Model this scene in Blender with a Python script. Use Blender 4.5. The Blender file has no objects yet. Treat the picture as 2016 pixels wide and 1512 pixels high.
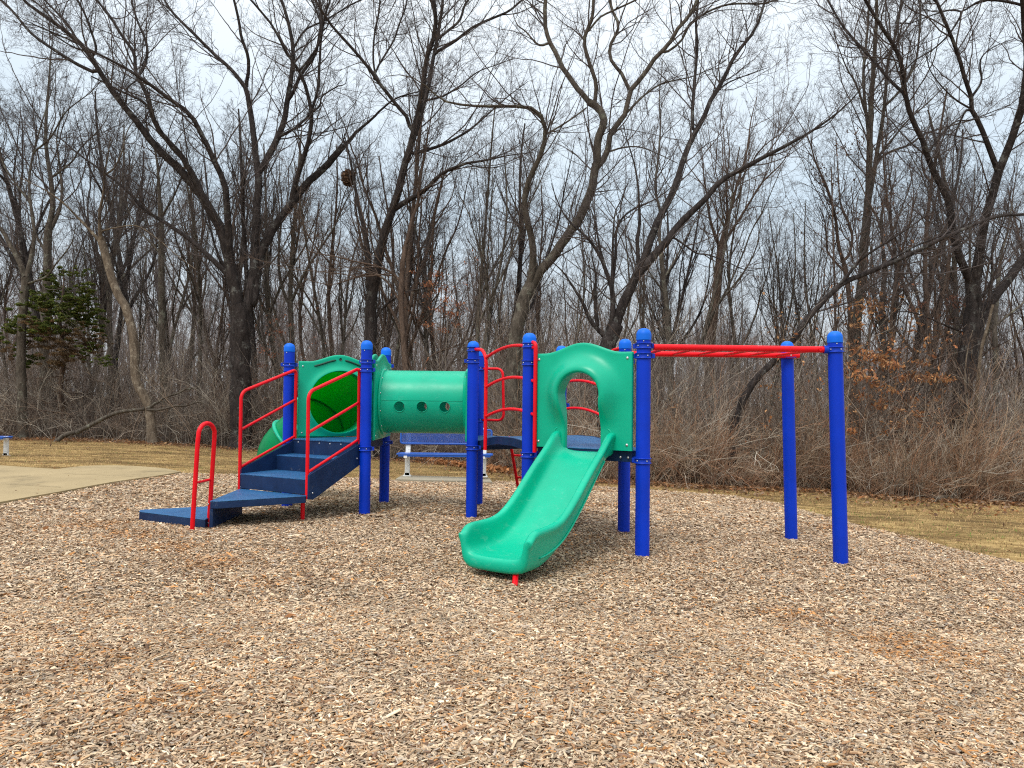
import bpy, bmesh, math, random
import numpy as np
from mathutils import Vector, Matrix

rng = np.random.default_rng(7)
random.seed(7)
SC = bpy.context.scene
COL = SC.collection
R = math.radians
F_PX = 1420.0

# ------------------------------------------------------------------ camera
cam_d = bpy.data.cameras.new('camera')
cam = bpy.data.objects.new('camera', cam_d)
COL.objects.link(cam)
cam.location = (0, 0, 1.35)
PITCH, ROLL = R(1.02), R(0.62)
RM = Matrix.Rotation(R(90) + PITCH, 4, 'X') @ Matrix.Rotation(ROLL, 4, 'Z')
cam.rotation_euler = RM.to_euler()
cam_d.sensor_width = 36.0
cam_d.lens = 36.0 * F_PX / 2016.0
cam_d.clip_end = 3000
cam_d.clip_start = 0.05
SC.camera = cam
RM3 = np.array(RM.to_3x3())

def ray(px, py):
    v = RM3 @ np.array([(px - 1008) / F_PX, -(py - 756) / F_PX, -1.0])
    return v / v[1]                      # per metre of depth (world +y)

def at(px, py, d):
    """point seen at a pixel of the photo, d metres in front"""
    return np.array([0, 0, 1.35]) + ray(px, py) * d

def sstep(a, b, x):
    t = np.clip((np.asarray(x, float) - a) / (b - a), 0, 1)
    return t * t * (3 - 2 * t)

def softplus(x, k=0.5):
    return k * np.log1p(np.exp(np.clip(np.asarray(x, float) / k, -40, 40)))

def terrain(x, y):
    x = np.asarray(x, float); y = np.asarray(y, float)
    b = x / np.maximum(y, 5.0)
    sy = 0.017 + 0.035 * sstep(-0.62, -0.12, b)
    yy = softplus(y - 8.2, 0.8)
    far = softplus(yy - 17, 1.5)
    z = 0.06 - sy * (yy - 0.62 * far)
    z = np.maximum(z, -4.0 + 0 * z)
    xs = softplus(x + 0.2, 0.6)
    xs = xs - softplus(xs - 13, 1.0)
    z = z - 0.045 * xs
    z = z + 0.012 * np.sin(x * 0.9 + 1.3) * np.sin(y * 0.8) + 0.05 * sstep(22, 40, y) * np.sin(x * .31) * np.cos(y * .27 + 1)
    return z

def ground_at(px, py):
    r = ray(px, py)
    lo, hi = 1.0, 400.0
    t = 1.0
    while t < 400:
        p = np.array([0, 0, 1.35]) + r * t
        if p[2] < terrain(p[0], p[1]):
            break
        t *= 1.02
    lo, hi = t / 1.02, t
    for _ in range(30):
        m = (lo + hi) / 2
        p = np.array([0, 0, 1.35]) + r * m
        if p[2] < terrain(p[0], p[1]): hi = m
        else: lo = m
    return (np.array([0, 0, 1.35]) + r * lo)[:2]

# ------------------------------------------------------------------ mesh helpers
def mesh_np(name, V, Q=None, T=None, smooth=True, colors=None, cname='tint'):
    V = np.asarray(V, np.float32).reshape(-1, 3)
    me = bpy.data.meshes.new(name)
    me.vertices.add(len(V)); me.vertices.foreach_set('co', V.ravel())
    loops = []; starts = []; totals = []; s = 0
    if Q is not None and len(Q):
        Q = np.asarray(Q, np.int32).reshape(-1, 4)
        loops.append(Q.ravel()); starts.append(s + 4 * np.arange(len(Q))); totals.append(np.full(len(Q), 4)); s += Q.size
    if T is not None and len(T):
        T = np.asarray(T, np.int32).reshape(-1, 3)
        loops.append(T.ravel()); starts.append(s + 3 * np.arange(len(T))); totals.append(np.full(len(T), 3)); s += T.size
    loops = np.concatenate(loops); starts = np.concatenate(starts); totals = np.concatenate(totals)
    me.loops.add(len(loops)); me.loops.foreach_set('vertex_index', loops.astype(np.int32))
    me.polygons.add(len(starts))
    me.polygons.foreach_set('loop_start', starts.astype(np.int32))
    me.polygons.foreach_set('loop_total', totals.astype(np.int32))
    if smooth:
        me.polygons.foreach_set('use_smooth', np.ones(len(starts), bool))
    if colors is not None:
        a = me.color_attributes.new(cname, 'BYTE_COLOR', 'POINT')
        c = np.ones((len(V), 4), np.float32); c[:, :3] = colors
        a.data.foreach_set('color', c.ravel())
    me.update(calc_edges=True)
    return me

def tag(o, label=None, cat=None, group=None, kind=None):
    if label: o['label'] = label
    if cat: o['category'] = cat
    if group: o['group'] = group
    if kind: o['kind'] = kind
    return o

def link(name, me, mat=None, parent=None, loc=None):
    o = bpy.data.objects.new(name, me)
    COL.objects.link(o)
    if mat is not None and me is not None and len(me.materials) == 0:
        me.materials.append(mat)
    if parent is not None: o.parent = parent
    if loc is not None: o.location = loc
    return o

def empty(name, loc=(0, 0, 0)):
    o = bpy.data.objects.new(name, None); COL.objects.link(o); o.location = loc
    return o

class MB:
    """collects shapes; build() links them as one mesh"""
    def __init__(s): s.v = []; s.f = []; s.sm = []
    def add(s, V, Fc, smooth=True):
        n = len(s.v); s.v += [tuple(map(float, p)) for p in V]
        s.f += [tuple(i + n for i in f) for f in Fc]; s.sm += [smooth] * len(Fc)
    def box(s, c, h, ax=None):
        c = np.array(c, float); ax = np.eye(3) if ax is None else np.array(ax, float)
        P = [c + ax[0] * h[0] * i + ax[1] * h[1] * j + ax[2] * h[2] * k for i in (-1, 1) for j in (-1, 1) for k in (-1, 1)]
        Fc = [(0, 1, 3, 2), (4, 6, 7, 5), (0, 4, 5, 1), (2, 3, 7, 6), (0, 2, 6, 4), (1, 5, 7, 3)]
        s.add(P, Fc, False)
    def prism(s, poly, z0, z1):
        n = len(poly)
        P = [(p[0], p[1], z0) for p in poly] + [(p[0], p[1], z1) for p in poly]
        Fc = [tuple(range(n))[::-1], tuple(range(n, 2 * n))] + [(i, (i + 1) % n, n + (i + 1) % n, n + i) for i in range(n)]
        s.add(P, Fc, False)
    def plate(s, pts, off):
        """flat polygon pts (3d) thickened by vector off"""
        n = len(pts); off = np.array(off, float)
        P = [np.array(p, float) for p in pts]; P = P + [p + off for p in P]
        Fc = [tuple(range(n))[::-1], tuple(range(n, 2 * n))] + [(i, (i + 1) % n, n + (i + 1) % n, n + i) for i in range(n)]
        s.add(P, Fc, False)
    def tube(s, pts, r, sides=10, caps=True):
        P = [np.array(p, float) for p in pts]; n = len(P)
        rr = r if hasattr(r, '__len__') else [r] * n
        T = [P[min(i + 1, n - 1)] - P[max(i - 1, 0)] for i in range(n)]
        T = [t / (np.linalg.norm(t) + 1e-9) for t in T]
        ref = np.array([0, 0, 1.0]) if abs(T[0][2]) < .9 else np.array([1.0, 0, 0])
        N = np.cross(T[0], ref); N /= np.linalg.norm(N)
        V = []
        for i in range(n):
            N = N - T[i] * N.dot(T[i]); N /= np.linalg.norm(N) + 1e-9
            B = np.cross(T[i], N)
            for k in range(sides):
                a = 2 * math.pi * k / sides
                V.append(P[i] + (N * math.cos(a) + B * math.sin(a)) * rr[i])
        Fc = [(i * sides + k, i * sides + (k + 1) % sides, (i + 1) * sides + (k + 1) % sides, (i + 1) * sides + k)
              for i in range(n - 1) for k in range(sides)]
        s.add(V, Fc, True)
        if caps:
            s.add(V[:sides], [tuple(range(sides))[::-1]], False); s.add(V[-sides:], [tuple(range(sides))], False)
    def lathe(s, prof, c=(0, 0, 0), sides=24, axis=None, smooth=True):
        """prof: (r, h) pairs about axis frame (u, v, w=axis)"""
        ax = np.eye(3) if axis is None else np.array(axis, float)
        c = np.array(c, float); V = []
        for (r_, h) in prof:
            for k in range(sides):
                a = 2 * math.pi * k / sides
                V.append(c + ax[0] * r_ * math.cos(a) + ax[1] * r_ * math.sin(a) + ax[2] * h)
        n = len(prof)
        Fc = [(i * sides + k, i * sides + (k + 1) % sides, (i + 1) * sides + (k + 1) % sides, (i + 1) * sides + k)
              for i in range(n - 1) for k in range(sides)]
        s.add(V, Fc, smooth)
    def bolt(s, c, nrm, r=.011, h=.007):
        s.marks = getattr(s, 'marks', []); s.marks.append(len(s.v))
        nrm = np.array(nrm, float); nrm /= np.linalg.norm(nrm)
        u = np.cross(nrm, (0, 0, 1.0)); u = u / (np.linalg.norm(u) + 1e-9) if np.linalg.norm(u) > 1e-3 else np.array([1.0, 0, 0])
        v = np.cross(nrm, u)
        s.lathe([(r, 0), (r * .9, h * .6), (r * .5, h), (0.0005, h * 1.05)], c, 10, (u, v, nrm))
    def build(s, name, mat, parent=None, bevel=0, angle=40, seg=2):
        me = bpy.data.meshes.new(name)
        me.from_pydata(s.v, [], s.f); me.update()
        me.polygons.foreach_set('use_smooth', s.sm)
        o = link(name, me, mat, parent)
        if bevel:
            m = o.modifiers.new('bevel', 'BEVEL'); m.width = bevel; m.segments = seg; m.limit_method = 'ANGLE'; m.angle_limit = R(angle)
            m.harden_normals = False
        return o

def bend(pts, rad=.08, n=6):
    """round the corners of a polyline"""
    P = [np.array(p, float) for p in pts]; out = [P[0]]
    for i in range(1, len(P) - 1):
        a, b, c = P[i - 1], P[i], P[i + 1]
        la, lc = np.linalg.norm(a - b), np.linalg.norm(c - b)
        r_ = min(rad, la * .48, lc * .48)
        p0 = b + (a - b) / la * r_; p1 = b + (c - b) / lc * r_
        for k in range(n + 1):
            t = k / n
            out.append(p0 * (1 - t) ** 2 + b * 2 * t * (1 - t) + p1 * t * t)
    out.append(P[-1])
    return out

def arc3(a, b, rise, n=12):
    a = np.array(a, float); b = np.array(b, float)
    return [a + (b - a) * t + np.array([0, 0, rise * 4 * t * (1 - t)]) for t in np.linspace(0, 1, n)]

def catmull(P, n):
    P = np.asarray(P, float)
    if len(P) == 2:
        t = np.linspace(0, 1, n)[:, None]; return P[0] * (1 - t) + P[1] * t
    E = np.vstack([2 * P[0] - P[1], P, 2 * P[-1] - P[-2]])
    seg = np.linalg.norm(np.diff(P, axis=0), axis=1); cum = np.concatenate([[0], np.cumsum(seg)])
    out = []
    for s in np.linspace(0, cum[-1], n):
        i = min(np.searchsorted(cum, s, 'right') - 1, len(P) - 2); t = (s - cum[i]) / max(seg[i], 1e-9)
        p0, p1, p2, p3 = E[i], E[i + 1], E[i + 2], E[i + 3]
        out.append(.5 * ((2 * p1) + (-p0 + p2) * t + (2 * p0 - 5 * p1 + 4 * p2 - p3) * t * t + (-p0 + 3 * p1 - 3 * p2 + p3) * t ** 3))
    return np.array(out)

# ------------------------------------------------------------------ materials
class NT:
    def __init__(s, name, kind='mat'):
        if kind == 'mat':
            s.m = bpy.data.materials.new(name); s.m.use_nodes = True; s.t = s.m.node_tree
            s.t.nodes.clear()
            s.out = s.t.nodes.new('ShaderNodeOutputMaterial')
            s.b = s.t.nodes.new('ShaderNodeBsdfPrincipled')
            s.t.links.new(s.b.outputs[0], s.out.inputs[0])
        else:
            s.t = name
    def n(s, typ, **kw):
        nd = s.t.nodes.new(typ)
        for k, v in kw.items():
            if k in nd.inputs: nd.inputs[k].default_value = v
            else: setattr(nd, k, v)
        return nd
    def l(s, a, b): s.t.links.new(a, b)
    def noise(s, scale, detail=4, rough=.6, vec=None, dist=0):
        nd = s.n('ShaderNodeTexNoise'); nd.inputs['Scale'].default_value = scale; nd.inputs['Detail'].default_value = detail
        nd.inputs['Roughness'].default_value = rough; nd.inputs['Distortion'].default_value = dist
        if vec is not None: s.l(vec, nd.inputs['Vector'])
        return nd.outputs['Fac']
    def ramp(s, fac, stops, interp='LINEAR'):
        nd = s.n('ShaderNodeValToRGB'); cr = nd.color_ramp; cr.interpolation = interp
        while len(cr.elements) < len(stops): cr.elements.new(0.5)
        for e, (p, c) in zip(cr.elements, stops):
            e.position = p; e.color = (*c, 1) if len(c) == 3 else c
        s.l(fac, nd.inputs[0]); return nd.outputs[0]
    def mix(s, fac, a, b, mode='MIX'):
        nd = s.n('ShaderNodeMix'); nd.data_type = 'RGBA'; nd.blend_type = mode
        for sock, v in ((nd.inputs[0], fac), (nd.inputs[6], a), (nd.inputs[7], b)):
            if hasattr(v, 'is_output') or isinstance(v, bpy.types.NodeSocket): s.l(v, sock)
            elif isinstance(v, (int, float)): sock.default_value = v
            else: sock.default_value = (*v, 1)
        return nd.outputs[2]
    def bump(s, h, strength=.3, dist=.01):
        nd = s.n('ShaderNodeBump'); nd.inputs['Strength'].default_value = strength; nd.inputs['Distance'].default_value = dist
        s.l(h, nd.inputs['Height']); s.l(nd.outputs[0], s.b.inputs['Normal'])
    def coord(s, which='Object', scale=None):
        tc = s.n('ShaderNodeTexCoord'); o = tc.outputs[which]
        if scale:
            mp = s.n('ShaderNodeMapping'); mp.inputs['Scale'].default_value = scale; s.l(o, mp.inputs[0]); o = mp.outputs[0]
        return o
    def geo(s, scale=None):
        g = s.n('ShaderNodeNewGeometry'); o = g.outputs['Position']
        if scale:
            mp = s.n('ShaderNodeMapping'); mp.inputs['Scale'].default_value = scale; s.l(o, mp.inputs[0]); o = mp.outputs[0]
        return o

def paint(name, col, rough=.35, var=.12, bumps=.04, wear=None, spec=.5):
    m = NT(name); g = m.geo()
    n1 = m.noise(2.3, 4, .6, g); n2 = m.noise(38, 3, .6, g)
    dark = tuple(c * (1 - var) for c in col); lite = tuple(min(1, c * (1 + var)) for c in col)
    c = m.ramp(n1, [(.3, dark), (.7, lite)])
    if wear:
        w = m.noise(wear[0], 5, .7, g); w = m.ramp(w, [(wear[1], (0, 0, 0)), (wear[1] + .06, (1, 1, 1))])
        c = m.mix(w, c, wear[2])
    m.l(c, m.b.inputs['Base Color'])
    rr = m.ramp(n2, [(.2, (rough * .8,) * 3), (.8, (min(1, rough * 1.25),) * 3)])
    m.l(rr, m.b.inputs['Roughness'])
    m.b.inputs['Specular IOR Level'].default_value = spec
    m.bump(n2, bumps, .003)
    return m.m

M = {}
M['blue'] = paint('blue_powder_coat', (.0, .034, .48), .45, .15, .05, (55, .74, (.02, .07, .5)), .22)
M['cap'] = paint('blue_plastic_cap', (.0, .14, .74), .5, .15, .1, None, .25)
M['clamp'] = paint('blue_clamp_coat', (.0, .035, .42), .4, .15, .04, None, .3)
M['red'] = paint('red_powder_coat', (.72, .002, .010), .4, .12, .05, (30, .78, (.6, .05, .05)), .25)
M['steel'] = paint('zinc_bolt', (.55, .55, .55), .35)
M['steel'].node_tree.nodes['Principled BSDF'].inputs['Metallic'].default_value = .8
M['white'] = paint('white_steel_flaking', (.75, .75, .72), .5, .08, .1, (24, .60, (.16, .15, .13)))
M['benchblue'] = paint('blue_plastisol', (.008, .075, .36), .45, .2, .1)

def green_plastic(name, col, trans=.0, streak=True):
    m = NT(name); g = m.geo()
    n1 = m.noise(1.7, 5, .65, g)
    c = m.ramp(n1, [(.3, tuple(x * .88 for x in col)), (.7, tuple(min(1, x * 1.1) for x in col))])
    n3 = m.noise(130, 2, .5, g)
    if streak:
        sc = m.noise(9, 6, .75, m.geo((1, 1, 3)), .6)
        w = m.ramp(sc, [(.56, (0, 0, 0)), (.74, (.30, .30, .30))])
        c = m.mix(w, c, (.22, .5, .42))
    m.l(c, m.b.inputs['Base Color'])
    m.b.inputs['Roughness'].default_value = .38
    m.l(m.ramp(m.noise(6, 5, .7, g), [(.3, (.26,) * 3), (.75, (.42,) * 3)]), m.b.inputs['Roughness'])
    m.bump(n3, .06, .002); m.b.inputs['Specular IOR Level'].default_value = .28
    if trans:
        tr = m.n('ShaderNodeBsdfTranslucent'); tr.inputs[0].default_value = (*[min(1, x) for x in (.008, .60, .03)], 1)
        mx = m.n('ShaderNodeMixShader'); mx.inputs[0].default_value = trans
        m.l(m.b.outputs[0], mx.inputs[1]); m.l(tr.outputs[0], mx.inputs[2]); m.l(mx.outputs[0], m.out.inputs[0])
    return m.m
M['green'] = green_plastic('green_moulded_plastic', (.0, .41, .245))
M['greenp'] = green_plastic('green_panel_plastic', (.0, .38, .225), streak=False)
M['greent'] = green_plastic('green_tube_plastic', (.0, .37, .14), .5, streak=False)

def navy():
    m = NT('navy_rubber_coat'); g = m.geo()
    n = m.noise(7, 6, .7, g)
    c = m.ramp(n, [(.3, (.004, .016, .055)), (.7, (.009, .032, .10))])
    w = m.ramp(m.noise(11, 7, .8, m.geo((1, 1, .6)), 1.0), [(.61, (0, 0, 0)), (.68, (.55, .55, .55))])
    c = m.mix(w, c, (.13, .14, .15))
    m.l(c, m.b.inputs['Base Color']); m.b.inputs['Roughness'].default_value = .5; m.b.inputs['Specular IOR Level'].default_value = .25
    m.bump(m.noise(220, 2, .5, g), .15, .003)
    return m.m
M['navy'] = navy()

def tread():
    m = NT('skylit_tread_coat'); g = m.geo()
    v = m.n('ShaderNodeTexVoronoi'); v.inputs['Scale'].default_value = 55; m.l(g, v.inputs['Vector'])
    holes = m.ramp(v.outputs['Distance'], [(.18, (0, 0, 0)), (.3, (1, 1, 1))])
    n = m.noise(5, 6, .7, g)
    c = m.ramp(n, [(.3, (.010, .070, .20)), (.7, (.022, .13, .30))])  # paler than the navy coat: skylight reflection painted into the upper faces
    c = m.mix(holes, (.008, .03, .09), c)
    m.l(c, m.b.inputs['Base Color']); m.b.inputs['Roughness'].default_value = .45
    m.bump(v.outputs['Distance'], .5, .006)
    return m.m
M['tread'] = tread()

def concrete(name, a, b):
    m = NT(name); g = m.geo()
    n = m.noise(.8, 9, .7, g, .6); f = m.noise(60, 5, .7, g)
    c = m.ramp(n, [(.36, tuple(x * .72 for x in a)), (.44, a), (.7, b)])
    c = m.mix(m.ramp(f, [(.3, (.25,) * 3), (.7, (0,) * 3)]), c, tuple(x * .6 for x in a))
    m.l(c, m.b.inputs['Base Color']); m.b.inputs['Roughness'].default_value = .9
    m.bump(f, .4, .004)
    return m.m
M['concrete'] = concrete('tan_concrete', (.33, .25, .13), (.42, .32, .17))
M['pad'] = concrete('pale_concrete', (.30, .26, .19), (.38, .34, .25))

def vcol(name, rough=.85, trans=0, nscale=90, amount=.25):
    m = NT(name)
    a = m.n('ShaderNodeAttribute'); a.attribute_name = 'tint'
    f = m.noise(nscale, 3, .6, m.geo())
    c = m.mix(m.ramp(f, [(.3, (amount,) * 3), (.7, (0,) * 3)]), a.outputs['Color'], (.05, .035, .025))
    m.l(c, m.b.inputs['Base Color']); m.b.inputs['Roughness'].default_value = rough
    m.b.inputs['Specular IOR Level'].default_value = .2
    if trans:
        tr = m.n('ShaderNodeBsdfTranslucent'); m.l(c, tr.inputs[0])
        mx = m.n('ShaderNodeMixShader'); mx.inputs[0].default_value = trans
        m.l(m.b.outputs[0], mx.inputs[1]); m.l(tr.outputs[0], mx.inputs[2]); m.l(mx.outputs[0], m.out.inputs[0])
    return m.m
M['chip'] = vcol('weathered_wood_chip', .85, 0, 120, .3)
M['leaf'] = vcol('dry_leaf', .8, .3, 60, .15)
M['blade'] = vcol('dormant_grass_blade', .9, .2, 40, .1)
M['cane'] = vcol('dry_cane', .9, 0, 30, .25)

def bark(name, a, b, lich, furrow=1.0, lam=.62):
    m = NT(name); o = m.coord('Object')
    mp = m.n('ShaderNodeMapping'); mp.inputs['Scale'].default_value = (1, 1, .28); m.l(o, mp.inputs[0])
    n = m.noise(11, 8, .75, mp.outputs[0], .6)
    c = m.ramp(n, [(.32, a), (.68, b)])
    l = m.ramp(m.noise(3.5, 8, .75, o), [(lam, (0, 0, 0)), (lam + .08, (.8, .8, .8))])
    c = m.mix(l, c, lich)
    m.l(c, m.b.inputs['Base Color']); m.b.inputs['Roughness'].default_value = .95
    m.b.inputs['Specular IOR Level'].default_value = .15
    m.bump(n, 1.0, .03 * furrow)
    return m.m
M['bark_dark'] = bark('dark_furrowed_bark', (.009, .007, .0065), (.072, .059, .055), (.17, .17, .155), 1.5, .56)
M['bark_grey'] = bark('grey_lichened_bark', (.030, .024, .018), (.15, .125, .10), (.22, .22, .17), 1.5, .54)
M['bark_brown'] = bark('brown_bark', (.040, .027, .020), (.18, .125, .095), (.22, .19, .15), 1.5, .58)
M['bark_tan'] = bark('tan_flaking_bark', (.065, .047, .033), (.24, .19, .14), (.34, .29, .22), 1.6, .54)
M['twig'] = bark('fine_twig_bark', (.050, .041, .039), (.135, .112, .105), (.17, .16, .15), .3)
M['twig_warm'] = bark('warm_twig_bark', (.07, .048, .038), (.18, .13, .10), (.20, .17, .14), .3)
M['twig_far'] = bark('far_twig_hazed', (.17, .14, .13), (.31, .26, .24), (.30, .28, .26), .2)  # paler and greyer than near twigs: distance haze put into the colour
M['bark_far'] = bark('far_bark_hazed', (.11, .092, .088), (.26, .225, .21), (.32, .30, .28), .5)  # trunks lightened the same way, haze painted into the bark
# ------------------------------------------------------------------ world and light
w = bpy.data.worlds.new('World'); SC.world = w; w.use_nodes = True
wt = NT(w.node_tree, 'tree'); wt.t.nodes.clear()
SUN_EL, SUN_AZ = 56, 207      # degrees; azimuth clockwise from +y: behind and to the left of the camera
sky = wt.n('ShaderNodeTexSky'); sky.sky_type = 'NISHITA'; sky.sun_disc = False
sky.sun_elevation = R(SUN_EL); sky.sun_rotation = R(SUN_AZ); sky.air_density = 1.2; sky.dust_density = 3
bg1 = wt.n('ShaderNodeBackground'); bg1.inputs[1].default_value = .055; wt.l(sky.outputs[0], bg1.inputs[0])
tc = wt.n('ShaderNodeTexCoord'); sp = wt.n('ShaderNodeSeparateXYZ'); wt.l(tc.outputs['Generated'], sp.inputs[0])
cl = wt.noise(1.6, 6, .55, tc.outputs['Generated'], .5)
# overcast deck: brighter overhead than at the horizon
up = wt.ramp(sp.outputs[2], [(0, (.66, .69, .715)), (.25, (.555, .665, .76)), (.5, (.85, .91, .96)), (1, (1.75, 1.77, 1.78))])
cv = wt.ramp(cl, [(.35, (.95, .965, .98)), (.65, (1.05, 1.045, 1.04))])
deck = wt.mix(1.0, up, cv, 'MULTIPLY')
bg2 = wt.n('ShaderNodeBackground'); bg2.inputs[1].default_value = .97; wt.l(deck, bg2.inputs[0])
ms = wt.n('ShaderNodeMixShader'); ms.inputs[0].default_value = .86
wt.l(bg1.outputs[0], ms.inputs[1]); wt.l(bg2.outputs[0], ms.inputs[2])
wo = wt.n('ShaderNodeOutputWorld'); wt.l(ms.outputs[0], wo.inputs[0])
sd = bpy.data.lights.new('sun', 'SUN'); sd.energy = 1.5; sd.angle = R(22); sd.color = (1, .96, .9)
so = bpy.data.objects.new('sun', sd); COL.objects.link(so)
az, el = R(SUN_AZ), R(SUN_EL)
sdir = Vector((math.sin(az) * math.cos(el), math.cos(az) * math.cos(el), math.sin(el)))
so.rotation_euler = sdir.to_track_quat('Z', 'Y').to_euler(); so.location = sdir * 60
SC.view_settings.view_transform = 'Standard'; SC.view_settings.look = 'None'
SC.view_settings.exposure = 0.50; SC.view_settings.gamma = 1.0
SC.cycles.max_bounces = 6; SC.cycles.diffuse_bounces = 3; SC.cycles.glossy_bounces = 3
SC.cycles.transmission_bounces = 3; SC.cycles.use_adaptive_sampling = True
SC.cycles.use_denoising = False; SC.cycles.filter_width = 1.15

# ------------------------------------------------------------------ outlines on the ground, read from the photo
TL_PX = [(-700, 850), (-300, 860), (0, 866), (130, 868), (300, 875), (420, 882), (500, 888), (560, 893), (740, 905), (860, 914), (960, 927), (1100, 945),
         (1280, 955), (1413, 963), (1535, 966), (1640, 970), (1744, 982), (1858, 988), (2016, 995), (2300, 1006), (2700, 1020)]
TL = np.array([ground_at(*p) for p in TL_PX])
TLb = TL[:, 0] / TL[:, 1]
def treeline(b):
    """depth of the wood's edge at bearing b = x/y"""
    return np.interp(b, TLb, TL[:, 1])

EDGE_PX = [(-420, 1085), (-200, 1040), (0, 996), (126, 973), (220, 955), (315, 941), (356, 933.5), (470, 936), (620, 940), (760, 944), (900, 947), (980, 949), (1060, 952),
           (1160, 958), (1280, 966.5), (1364, 972), (1440, 978), (1535, 993), (1569, 1003), (1630, 1020), (1669, 1031), (1780, 1057), (1879, 1084),
           (2016, 1113), (2250, 1180), (2600, 1300)]
EDGE = [ground_at(*p) for p in EDGE_PX]
MULCH = np.array(EDGE + [np.array([6.8, 3.0]), np.array([6.6, 0]), np.array([4, -3]), np.array([-4, -3]), np.array([-7, 0]), np.array([-8, 4.0])])

def inside(poly, x, y):
    x = np.asarray(x); y = np.asarray(y); c = np.zeros(x.shape, bool); n = len(poly)
    for i in range(n):
        x0, y0 = poly[i]; x1, y1 = poly[(i + 1) % n]
        k = ((y0 > y) != (y1 > y)) & (x < (x1 - x0) * (y - y0) / (y1 - y0 + 1e-12) + x0)
        c ^= k
    return c

# ------------------------------------------------------------------ ground (lawn running into forest floor)
def axis_pts(a, lo, hi, far, n):
    core = np.linspace(lo, hi, n)
    g = a * (1.22 ** np.arange(1, 26)); l = lo - np.cumsum(g); h = hi + np.cumsum(g)
    return np.concatenate([l[l > -far][::-1], core, h[h < far]])
gx = axis_pts(.3, -22, 22, 1500, 177); gy = axis_pts(.3, -4, 46, 1500, 201)
X, Y = np.meshgrid(gx, gy)
Z = terrain(X, Y)
nx, ny = len(gx), len(gy)
idx = np.arange(nx * ny).reshape(ny, nx)
Q = np.stack([idx[:-1, :-1], idx[:-1, 1:], idx[1:, 1:], idx[1:, :-1]], -1).reshape(-1, 4)
wood = sstep(-.5, .6, Y - treeline(X / np.maximum(Y, 1)))
me = mesh_np('ground', np.stack([X, Y, Z], -1), Q, colors=np.repeat(wood.reshape(-1, 1), 3, 1), cname='wood')
g = NT('dormant_lawn'); gp = g.geo()
big = g.noise(.55, 6, .6, g.geo((1, 2.2, 1)), .4)
mid = g.noise(2.6, 9, .8, g.geo((.8, 1.5, 1)), 1.2)
fin = g.noise(45, 4, .7, gp)
straw = g.ramp(mid, [(.34, (.13, .080, .035)), (.48, (.34, .22, .085)), (.60, (.62, .44, .19))])
olive = g.ramp(mid, [(.34, (.07, .045, .02)), (.5, (.17, .11, .045)), (.66, (.32, .21, .09))])
c = g.mix(g.ramp(big, [(.42, (0, 0, 0)), (.60, (1, 1, 1))]), straw, olive)
green = g.ramp(g.noise(.9, 5, .7, gp, .5), [(.60, (0, 0, 0)), (.72, (.55, .55, .55))])
c = g.mix(green, c, (.085, .12, .025))
floor_ = g.ramp(g.noise(5, 8, .8, gp), [(.3, (.045, .028, .018)), (.5, (.13, .075, .042)), (.7, (.24, .16, .10))])
at_ = g.n('ShaderNodeAttribute'); at_.attribute_name = 'wood'
c = g.mix(at_.outputs['Fac'], c, floor_)
c = g.mix(g.ramp(fin, [(.35, (.35,) * 3), (.6, (0,) * 3)]), c, (.05, .035, .018))
g.l(c, g.b.inputs['Base Color']); g.b.inputs['Roughness'].default_value = .95; g.b.inputs['Specular IOR Level'].default_value = .1
g.bump(fin, .8, .03)
ground = link('ground', me, g.m); tag(ground, kind='structure')

# ------------------------------------------------------------------ mulch bed (base sheet; the chips lie on it)
cen = np.array([0.0, 6.0])
B = []
for i in range(len(MULCH)):
    a, b = MULCH[i], MULCH[(i + 1) % len(MULCH)]
    n = max(1, int(np.linalg.norm(b - a) / .25))
    for k in range(n): B.append(a + (b - a) * k / n)
B = np.array(B); nb = len(B); rings = 44
V = []
for r_ in range(rings + 1):
    f = 1 - (1 - r_ / rings) * 0.995
    p = cen + (B - cen) * f
    lift = np.full(nb, .012) if r_ < rings else np.full(nb, -.01)
    V.append(np.column_stack([p, terrain(p[:, 0], p[:, 1]) + lift]))
V = np.vstack(V); i0 = np.arange(nb); Q = []
for r_ in range(rings):
    Q.append(np.stack([r_ * nb + i0, r_ * nb + (i0 + 1) % nb, (r_ + 1) * nb + (i0 + 1) % nb, (r_ + 1) * nb + i0], -1))
me = mesh_np('mulch_bed', V, np.vstack(Q))
g = NT('mulch_fines'); gp = g.geo((1, 1.3, 1))
vor = g.n('ShaderNodeTexVoronoi'); vor.inputs['Scale'].default_value = 55; g.l(gp, vor.inputs['Vector'])
sep = g.n('ShaderNodeSeparateColor'); g.l(vor.outputs['Color'], sep.inputs[0])
c = g.ramp(sep.outputs[0], [(0, (.05, .03, .02)), (.35, (.20, .125, .075)), (.7, (.42, .31, .21)), (1, (.55, .46, .36))])
g.l(c, g.b.inputs['Base Color']); g.b.inputs['Roughness'].default_value = .95; g.b.inputs['Specular IOR Level'].default_value = .1
g.bump(vor.outputs['Distance'], .8, .015)
mb_ = link('mulch_bed', me, g.m); tag(mb_, kind='structure')

# ------------------------------------------------------------------ wood chips
def frames(n, yaw, tilt, roll):
    cy, sy_, ct, st, cr, sr = np.cos(yaw), np.sin(yaw), np.cos(tilt), np.sin(tilt), np.cos(roll), np.sin(roll)
    U = np.stack([cy * ct, sy_ * ct, st], -1)
    W0 = np.stack([-sy_, cy, np.zeros(n)], -1)
    N0 = np.cross(U, W0)
    Wv = W0 * cr[:, None] + N0 * sr[:, None]; Nv = np.cross(U, Wv)
    return U, Wv, Nv

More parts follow.
